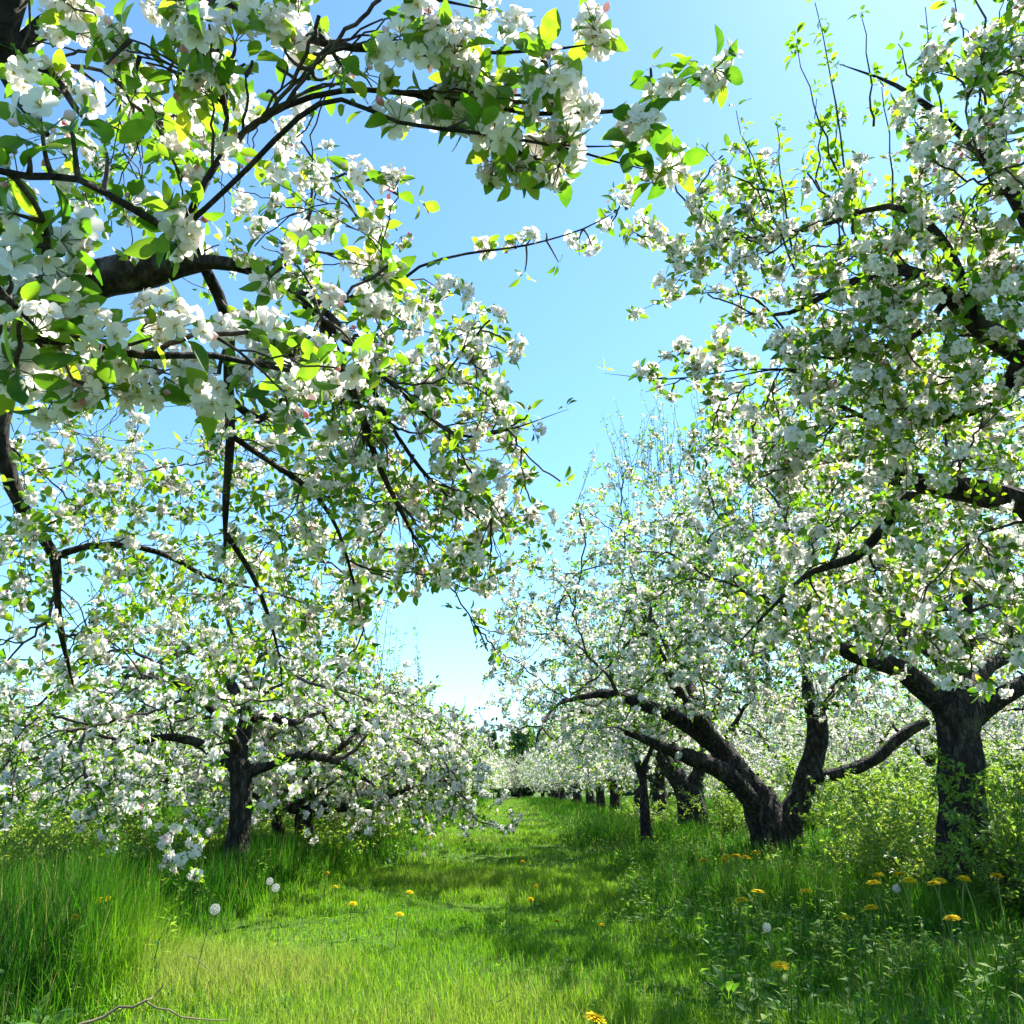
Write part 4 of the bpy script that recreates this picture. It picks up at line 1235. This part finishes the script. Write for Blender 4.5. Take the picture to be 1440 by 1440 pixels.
# ------------------------------------------------------------------ wild shrubs under the trees
def shrub(seed, H, n):
    rng = np.random.default_rng(seed)
    root = empty('wild_shrub')
    a, b = Acc(), Acc()
    K = 7
    s = np.linspace(0, 1, K)
    az = rng.uniform(0, 6.28, n); ln = rng.uniform(.12, .75, n); h = H * rng.uniform(.55, 1.05, n)
    P = np.stack([np.cos(az)[:, None] * ln[:, None] * s ** 1.4, np.sin(az)[:, None] * ln[:, None] * s ** 1.4, h[:, None] * (s - .18 * s * s * ln[:, None])], -1)
    P[:, 0, :2] += rng.normal(0, .05, (n, 2)); P[:, 1:] += rng.normal(0, .015, (n, K - 1, 3)); P[:, 0, 2] = -0.06
    tubes(a, P, np.repeat(np.linspace(.0055, .0016, K)[None], n, 0), 4, rng)
    sk = Skeleton(20000)
    for p in P:
        sk.add(p, np.linspace(.0055, .0016, K))
    tg = P[rng.integers(0, n, n * 5), rng.integers(2, K, n * 5)] + rng.normal(0, .12, (n * 5, 3))
    tg = tg[tg[:, 2] > .08]
    P2, R2 = sk.grow(tg, rng, .003, .001, K=4, sag=.02); tubes(a, P2, R2, 3, rng)
    tp = []
    for _ in range(5):
        parts = []
        for k in range(rng.integers(3, 6)):
            d = norm(np.array([rng.normal(), rng.normal(), rng.uniform(-.2, .6)]))
            parts.append(T_move(leaf_T(rng, rng.uniform(.026, .05), 1, rng.beta(2, 2), wide=.52), rotx(d, np.array([0, 0, 1.])), rng.normal(0, .012, 3)))
        tp.append(T_merge(parts))
    for PP, sp in ((P, .06), (P2, .045)):
        pos, dirs = spur_points(PP, None, rng, sp, .25, .5)
        w = rng.integers(0, 5, len(pos))
        for i, T in enumerate(tp):
            q = w == i
            scatter(b, T, frames(dirs[q], rng), pos[q], rng, .2)
    a.build('stems', [M_TWIG], root)
    b.build('foliage', [M_SHRUB], root)
    return root
sh = [shrub(1, 1.0, 16), shrub(2, 0.75, 20), shrub(3, 0.5, 18)]
sused = set()
rs = random.Random(12)
def put_shrub(i, px, y, label, group=None, s=1.0):
    x = at_y(px, 1100, y)[0] if px is not None else 0
    t = sh[i] if i not in sused else copy_tree(sh[i])
    sused.add(i)
    t.location = (x, y, float(ground_z(x, y)) - 0.01)
    t.rotation_euler = (0, 0, rs.uniform(0, 6.28)); k = s * rs.uniform(.9, 1.1); t.scale = (k, k, k)
    tag(t, label, 'shrub', group)
G = 'wild shrubs in the undergrowth right of the path'
LB = 'leafy light green shrub in the undergrowth under the right row of trees'
put_shrub(0, 1400, 5.3, 'light green shrub growing against the thick straight trunk', None, .95)
put_shrub(1, 1375, 5.1, 'small shrub at the foot of the thick straight trunk', None, .7)
for (i, px, y, s) in ((0, 1230, 8.2, .9), (1, 1250, 7.4, 1.0), (0, 1290, 7.6, 1.0), (2, 1190, 7.0, .9), (2, 1260, 6.4, 1.2), (1, 1320, 6.6, 1.0), (0, 1430, 6.6, 1.0), (1, 1450, 5.0, .9),
                      (0, 1250, 9.6, 1.1), (0, 1330, 9.2, 1.1), (1, 1020, 11.5, 1.0), (1, 1050, 12.5, 1.1), (0, 1130, 11.5, 1.1), (0, 1190, 11.0, 1.1), (0, 1400, 8.8, 1.2), (0, 1460, 7.6, 1.2),
                      (1, 920, 14.5, 1.0), (1, 1480, 6.0, 1.0), (2, 1300, 5.9, .9), (0, 1500, 9.5, 1.2), (0, 1380, 11, 1.2), (0, 1290, 12, 1.2)):
    put_shrub(i, px, y, LB, G, s)
G2 = 'wild shrubs in the undergrowth left of the path'
for (i, px, y, s) in ((2, 470, 9.5, 1.0), (1, 500, 10.2, .9), (2, 300, 7.4, .9), (1, 210, 8.0, 1.0), (1, 90, 7.4, 1.0), (2, 40, 6.4, 1.0), (2, 540, 11.5, 1.0), (1, 380, 10.0, .8), (0, 20, 9.0, .9), (2, 455, 8.3, .8), (2, 120, 6.0, .8)):
    put_shrub(i, px, y, 'leafy shrub in the undergrowth under the left row of trees', G2, s)

# ------------------------------------------------------------------ dandelions
def dandelion(seed, clock, h):
    rng = np.random.default_rng(seed)
    root = empty('dandelion')
    a = Acc()
    K = 7
    s = np.linspace(0, 1, K)
    lean = rng.normal(0, .03, 2)
    P = np.stack([lean[0] * s ** 2, lean[1] * s ** 2, h * s], -1)
    P[0, 2] = -0.10
    tubes(a, P[None], np.full((1, K), .0026), 6, rng, .4); a.build('stem', [M_STALK], root)
    top = P[-1]
    b = Acc()
    if clock:
        n = 56
        k = np.arange(n) + .5
        ph = np.arccos(1 - 2 * k / n); th = math.pi * (1 + 5 ** .5) * k
        d = np.stack([np.cos(th) * np.sin(ph), np.sin(th) * np.sin(ph), np.cos(ph)], -1)
        for di in d:
            x = norm(np.cross(di, rng.normal(size=3))); y = np.cross(di, x)
            b.add([top + di * .004 - x * .0004, top + di * .004 + x * .0004, top + di * .021 + x * .0004, top + di * .021 - x * .0004], [[0, 1, 2, 3]], .5)
            for q in range(3):
                u = math.cos(q * 1.05) * x + math.sin(q * 1.05) * y
                w = np.cross(di, u) * .0007
                c = top + di * .021
                b.add([c - u * .006 + di * .004 - w, c - u * .006 + di * .004 + w, c + w, c - w], [[0, 1, 2, 3]], .7)
                b.add([c + u * .006 + di * .004 - w, c + u * .006 + di * .004 + w, c + w, c - w], [[0, 1, 2, 3]], .7)
        b.build('seed_head', [M_FLUFF], root)
    else:
        tilt = frames(norm(np.array([[rng.normal(0, .25), rng.normal(-.12, .25), 1.0]])), rng)[0]
        for ringi, (n, el, L) in enumerate(((26, -.05, .025), (24, .22, .023), (20, .55, .019), (14, .95, .014), (8, 1.3, .011))):
            for k in range(n):
                an = k * 6.283 / n + ringi * .3 + rng.normal(0, .06)
                e = el + rng.normal(0, .08)
                d = tilt @ np.array([math.cos(an) * math.cos(e), math.sin(an) * math.cos(e), math.sin(e)])
                u = norm(np.cross(d, tilt[:, 2])) * .0021
                l = L * rng.uniform(.9, 1.08)
                dip = tilt[:, 2] * -.0025
                b.add([top - u * .6, top + u * .6, top + d * l * .6 + u, top + d * l * .6 - u, top + d * l + dip + u * .8, top + d * l + dip - u * .8], [[0, 1, 2, 3], [3, 2, 4, 5]], rng.random())
        b.build('flower_head', [M_YELLOW], root)
        c = Acc()
        for k in range(10):
            an = k * .628
            d = np.array([math.cos(an), math.sin(an), -.2]); u = np.array([-math.sin(an), math.cos(an), 0]) * .0022
            c.add([top - u + [0, 0, -.008], top + u + [0, 0, -.008], top + d * .011 + u * .5, top + d * .011 - u * .5], [[0, 1, 2, 3]], .3)
        c.build('sepals', [M_STALK], root)
    g = Acc()
    for k in range(7):
        an = k * .9 + rng.normal(0, .2); el = rng.uniform(.2, .7)
        d = np.array([math.cos(an) * math.cos(el), math.sin(an) * math.cos(el), math.sin(el)])
        T = T_move(leaf_T(rng, rng.uniform(.08, .13), 0, rng.random() * .6, wide=.24, curl=.9, petiole=.15), rotx(d, np.array([0, 0, 1.])), (0, 0, 0))
        g.add(*T[:3], 0)
    g.build('leaf_rosette', [M_WEED], root)
    return root
HT = {0: 0.09, 1: 0.19, 2: 0.28}
CLOCK = 0.72
dl = {(c, k): dandelion(70 + 10 * c + k, bool(c), HT[k] / (CLOCK if c else 1)) for c, k in ((0, 0), (0, 1), (0, 2), (1, 1), (1, 2))}
dused = set()
rd = random.Random(3)
def put_dandelion(px, py, clock, k, label, group, w=None):
    p = at_z(px, py, HT[k] - 0.04)
    key = (clock, k)
    t = dl[key] if key not in dused else copy_tree(dl[key])
    dused.add(key)
    z = float(ground_z(p[0], p[1]))
    s = (p[2] - z) / HT[k]
    t.location = (p[0], p[1], z); t.rotation_euler = (0, 0, rd.uniform(0, 6.28)); w = CLOCK if clock else (w or 1.5)
    t.scale = (w, w, w if clock else s)
    tag(t, label, 'dandelion', group)
YG = 'yellow dandelions'
put_dandelion(1080, 1357, 0, 0, 'yellow dandelion low in the grass, alone in the right foreground', YG)
put_dandelion(843, 1437, 0, 0, 'yellow dandelion at the very bottom edge in the path', YG)
put_dandelion(1193, 1290, 0, 1, 'yellow dandelion alone below and left of the tall cluster by the thick trunk', YG)
put_dandelion(1219, 1275, 0, 1, 'half open yellow dandelion between the lone one and the tall cluster', YG)
put_dandelion(1331, 1290, 0, 1, 'yellow dandelion below the tall cluster in front of the thick trunk', YG)
for p in ((1237, 1240), (1245, 1230), (1275, 1230), (1272, 1236), (1315, 1237), (1325, 1242), (1343, 1236), (1366, 1235), (1378, 1219), (1400, 1232)):
    put_dandelion(*p, 0, 2, 'tall yellow dandelion in the cluster in front of the thick straight trunk', 'tall yellow dandelions by the thick trunk')
for p in ((1024, 1204), (1014, 1211), (1042, 1204), (1055, 1199), (992, 1211), (1047, 1206)):
    put_dandelion(*p, 0, 2, 'yellow dandelion in the cluster left of the forked trunk', 'yellow dandelions by the forked trunk')
for p in ((1069, 1254), (1036, 1265), (1129, 1252), (1105, 1222)):
    put_dandelion(*p, 0, 1, 'yellow dandelion in the grass in front of the forked trunk', 'yellow dandelions in front of the forked trunk')
for p in ((753, 1246), (751, 1265), (861, 1259), (790, 1296), (851, 1300), (739, 1212)):
    put_dandelion(*p, 0, 0, 'small yellow dandelion in the shaded mown path', 'yellow dandelions in the shaded path', 0.85)
for p in ((458, 1228), (474, 1247), (492, 1271), (526, 1212), (574, 1255), (558, 1286), (612, 1174), (606, 1178)):
    put_dandelion(*p, 0, 1, 'yellow dandelion at the left edge of the path', 'yellow dandelions at the left path edge', 0.85)
for p in ((152, 1224), (144, 1269), (160, 1226), (135, 1266), (150, 1262), (95, 1290)):
    put_dandelion(*p, 0, 2, 'yellow dandelion in the tall grass at the far left', 'yellow dandelions in the tall grass', 0.85)
put_dandelion(1274, 1248, 1, 2, 'round white dandelion clock under the tall yellow cluster', 'white dandelion clocks')
put_dandelion(1085, 1300, 1, 1, 'round white dandelion clock above the lone low yellow dandelion', 'white dandelion clocks')
put_dandelion(388, 1236, 1, 2, 'upper white dandelion clock of the pair beside the slim trunk', 'white dandelion clocks')
put_dandelion(397, 1251, 1, 2, 'lower white dandelion clock of the pair beside the slim trunk', 'white dandelion clocks')
put_dandelion(284, 1293, 1, 2, 'white dandelion clock alone in the tall grass left of the path', 'white dandelion clocks')
for p in ((571, 1200), (592, 1203), (610, 1191), (625, 1169), (643, 1172), (600, 1186), (618, 1180), (580, 1192)):
    put_dandelion(*p, 1, 1, 'small white dandelion clock at the far left edge of the path', 'white dandelion clocks along the left path edge')

# ------------------------------------------------------------------ fallen twigs and dry stalks
def fallen(name, label, cat, paths, mat, seed, group=None):
    rng = np.random.default_rng(seed)
    a = Acc()
    for spec in paths:
        pts = []
        for (px, py, z, r) in spec:
            pts.append(at_z(px, py, z))
        P, R = resample(np.array(pts) - np.array([0, 0, 0.035]), np.array([s[3] for s in spec]) * 0.6, .03)
        P[1:-1] += rng.normal(0, .004, (len(P) - 2, 3))
        knotty(a, P, R, 6, rng, .12)
    return tag(a.build(name, [mat]), label, cat, group)
fallen('fallen_branch', 'bare forked grey branch lying in the dark grass at the lower left', 'branch',
       [[(100, 1432, .10, .006), (150, 1406, .13, .006), (205, 1388, .16, .005), (222, 1378, .17, .004), (232, 1362, .20, .0025)], [(176, 1398, .14, .004), (168, 1412, .10, .002)],
        [(207, 1388, .16, .004), (240, 1402, .14, .004), (280, 1412, .11, .0035), (322, 1414, .09, .002)]], M_DRY, 4)
fallen('fallen_twig', 'thin pale twig in the grass above the forked branch', 'twig', [[(262, 1322, .2, .0025), (285, 1337, .18, .0025), (302, 1354, .15, .0015)]], M_DRY, 5)
fallen('dry_stalk', 'straw coloured stalk lying across the bottom of the path', 'stalk', [[(540, 1440, .06, .004), (580, 1432, .07, .004), (612, 1423, .08, .003)]], M_DRY, 6)
fallen('dry_stalk', 'short dry stalk beside the bottom yellow dandelion', 'stalk', [[(752, 1428, .06, .004), (790, 1434, .06, .004), (830, 1440, .05, .003)]], M_DRY, 7)
fallen('fallen_twig', 'short dark twig lying in the shaded path', 'twig', [[(698, 1392, .06, .003), (718, 1380, .08, .002)]], M_TWIG, 8)
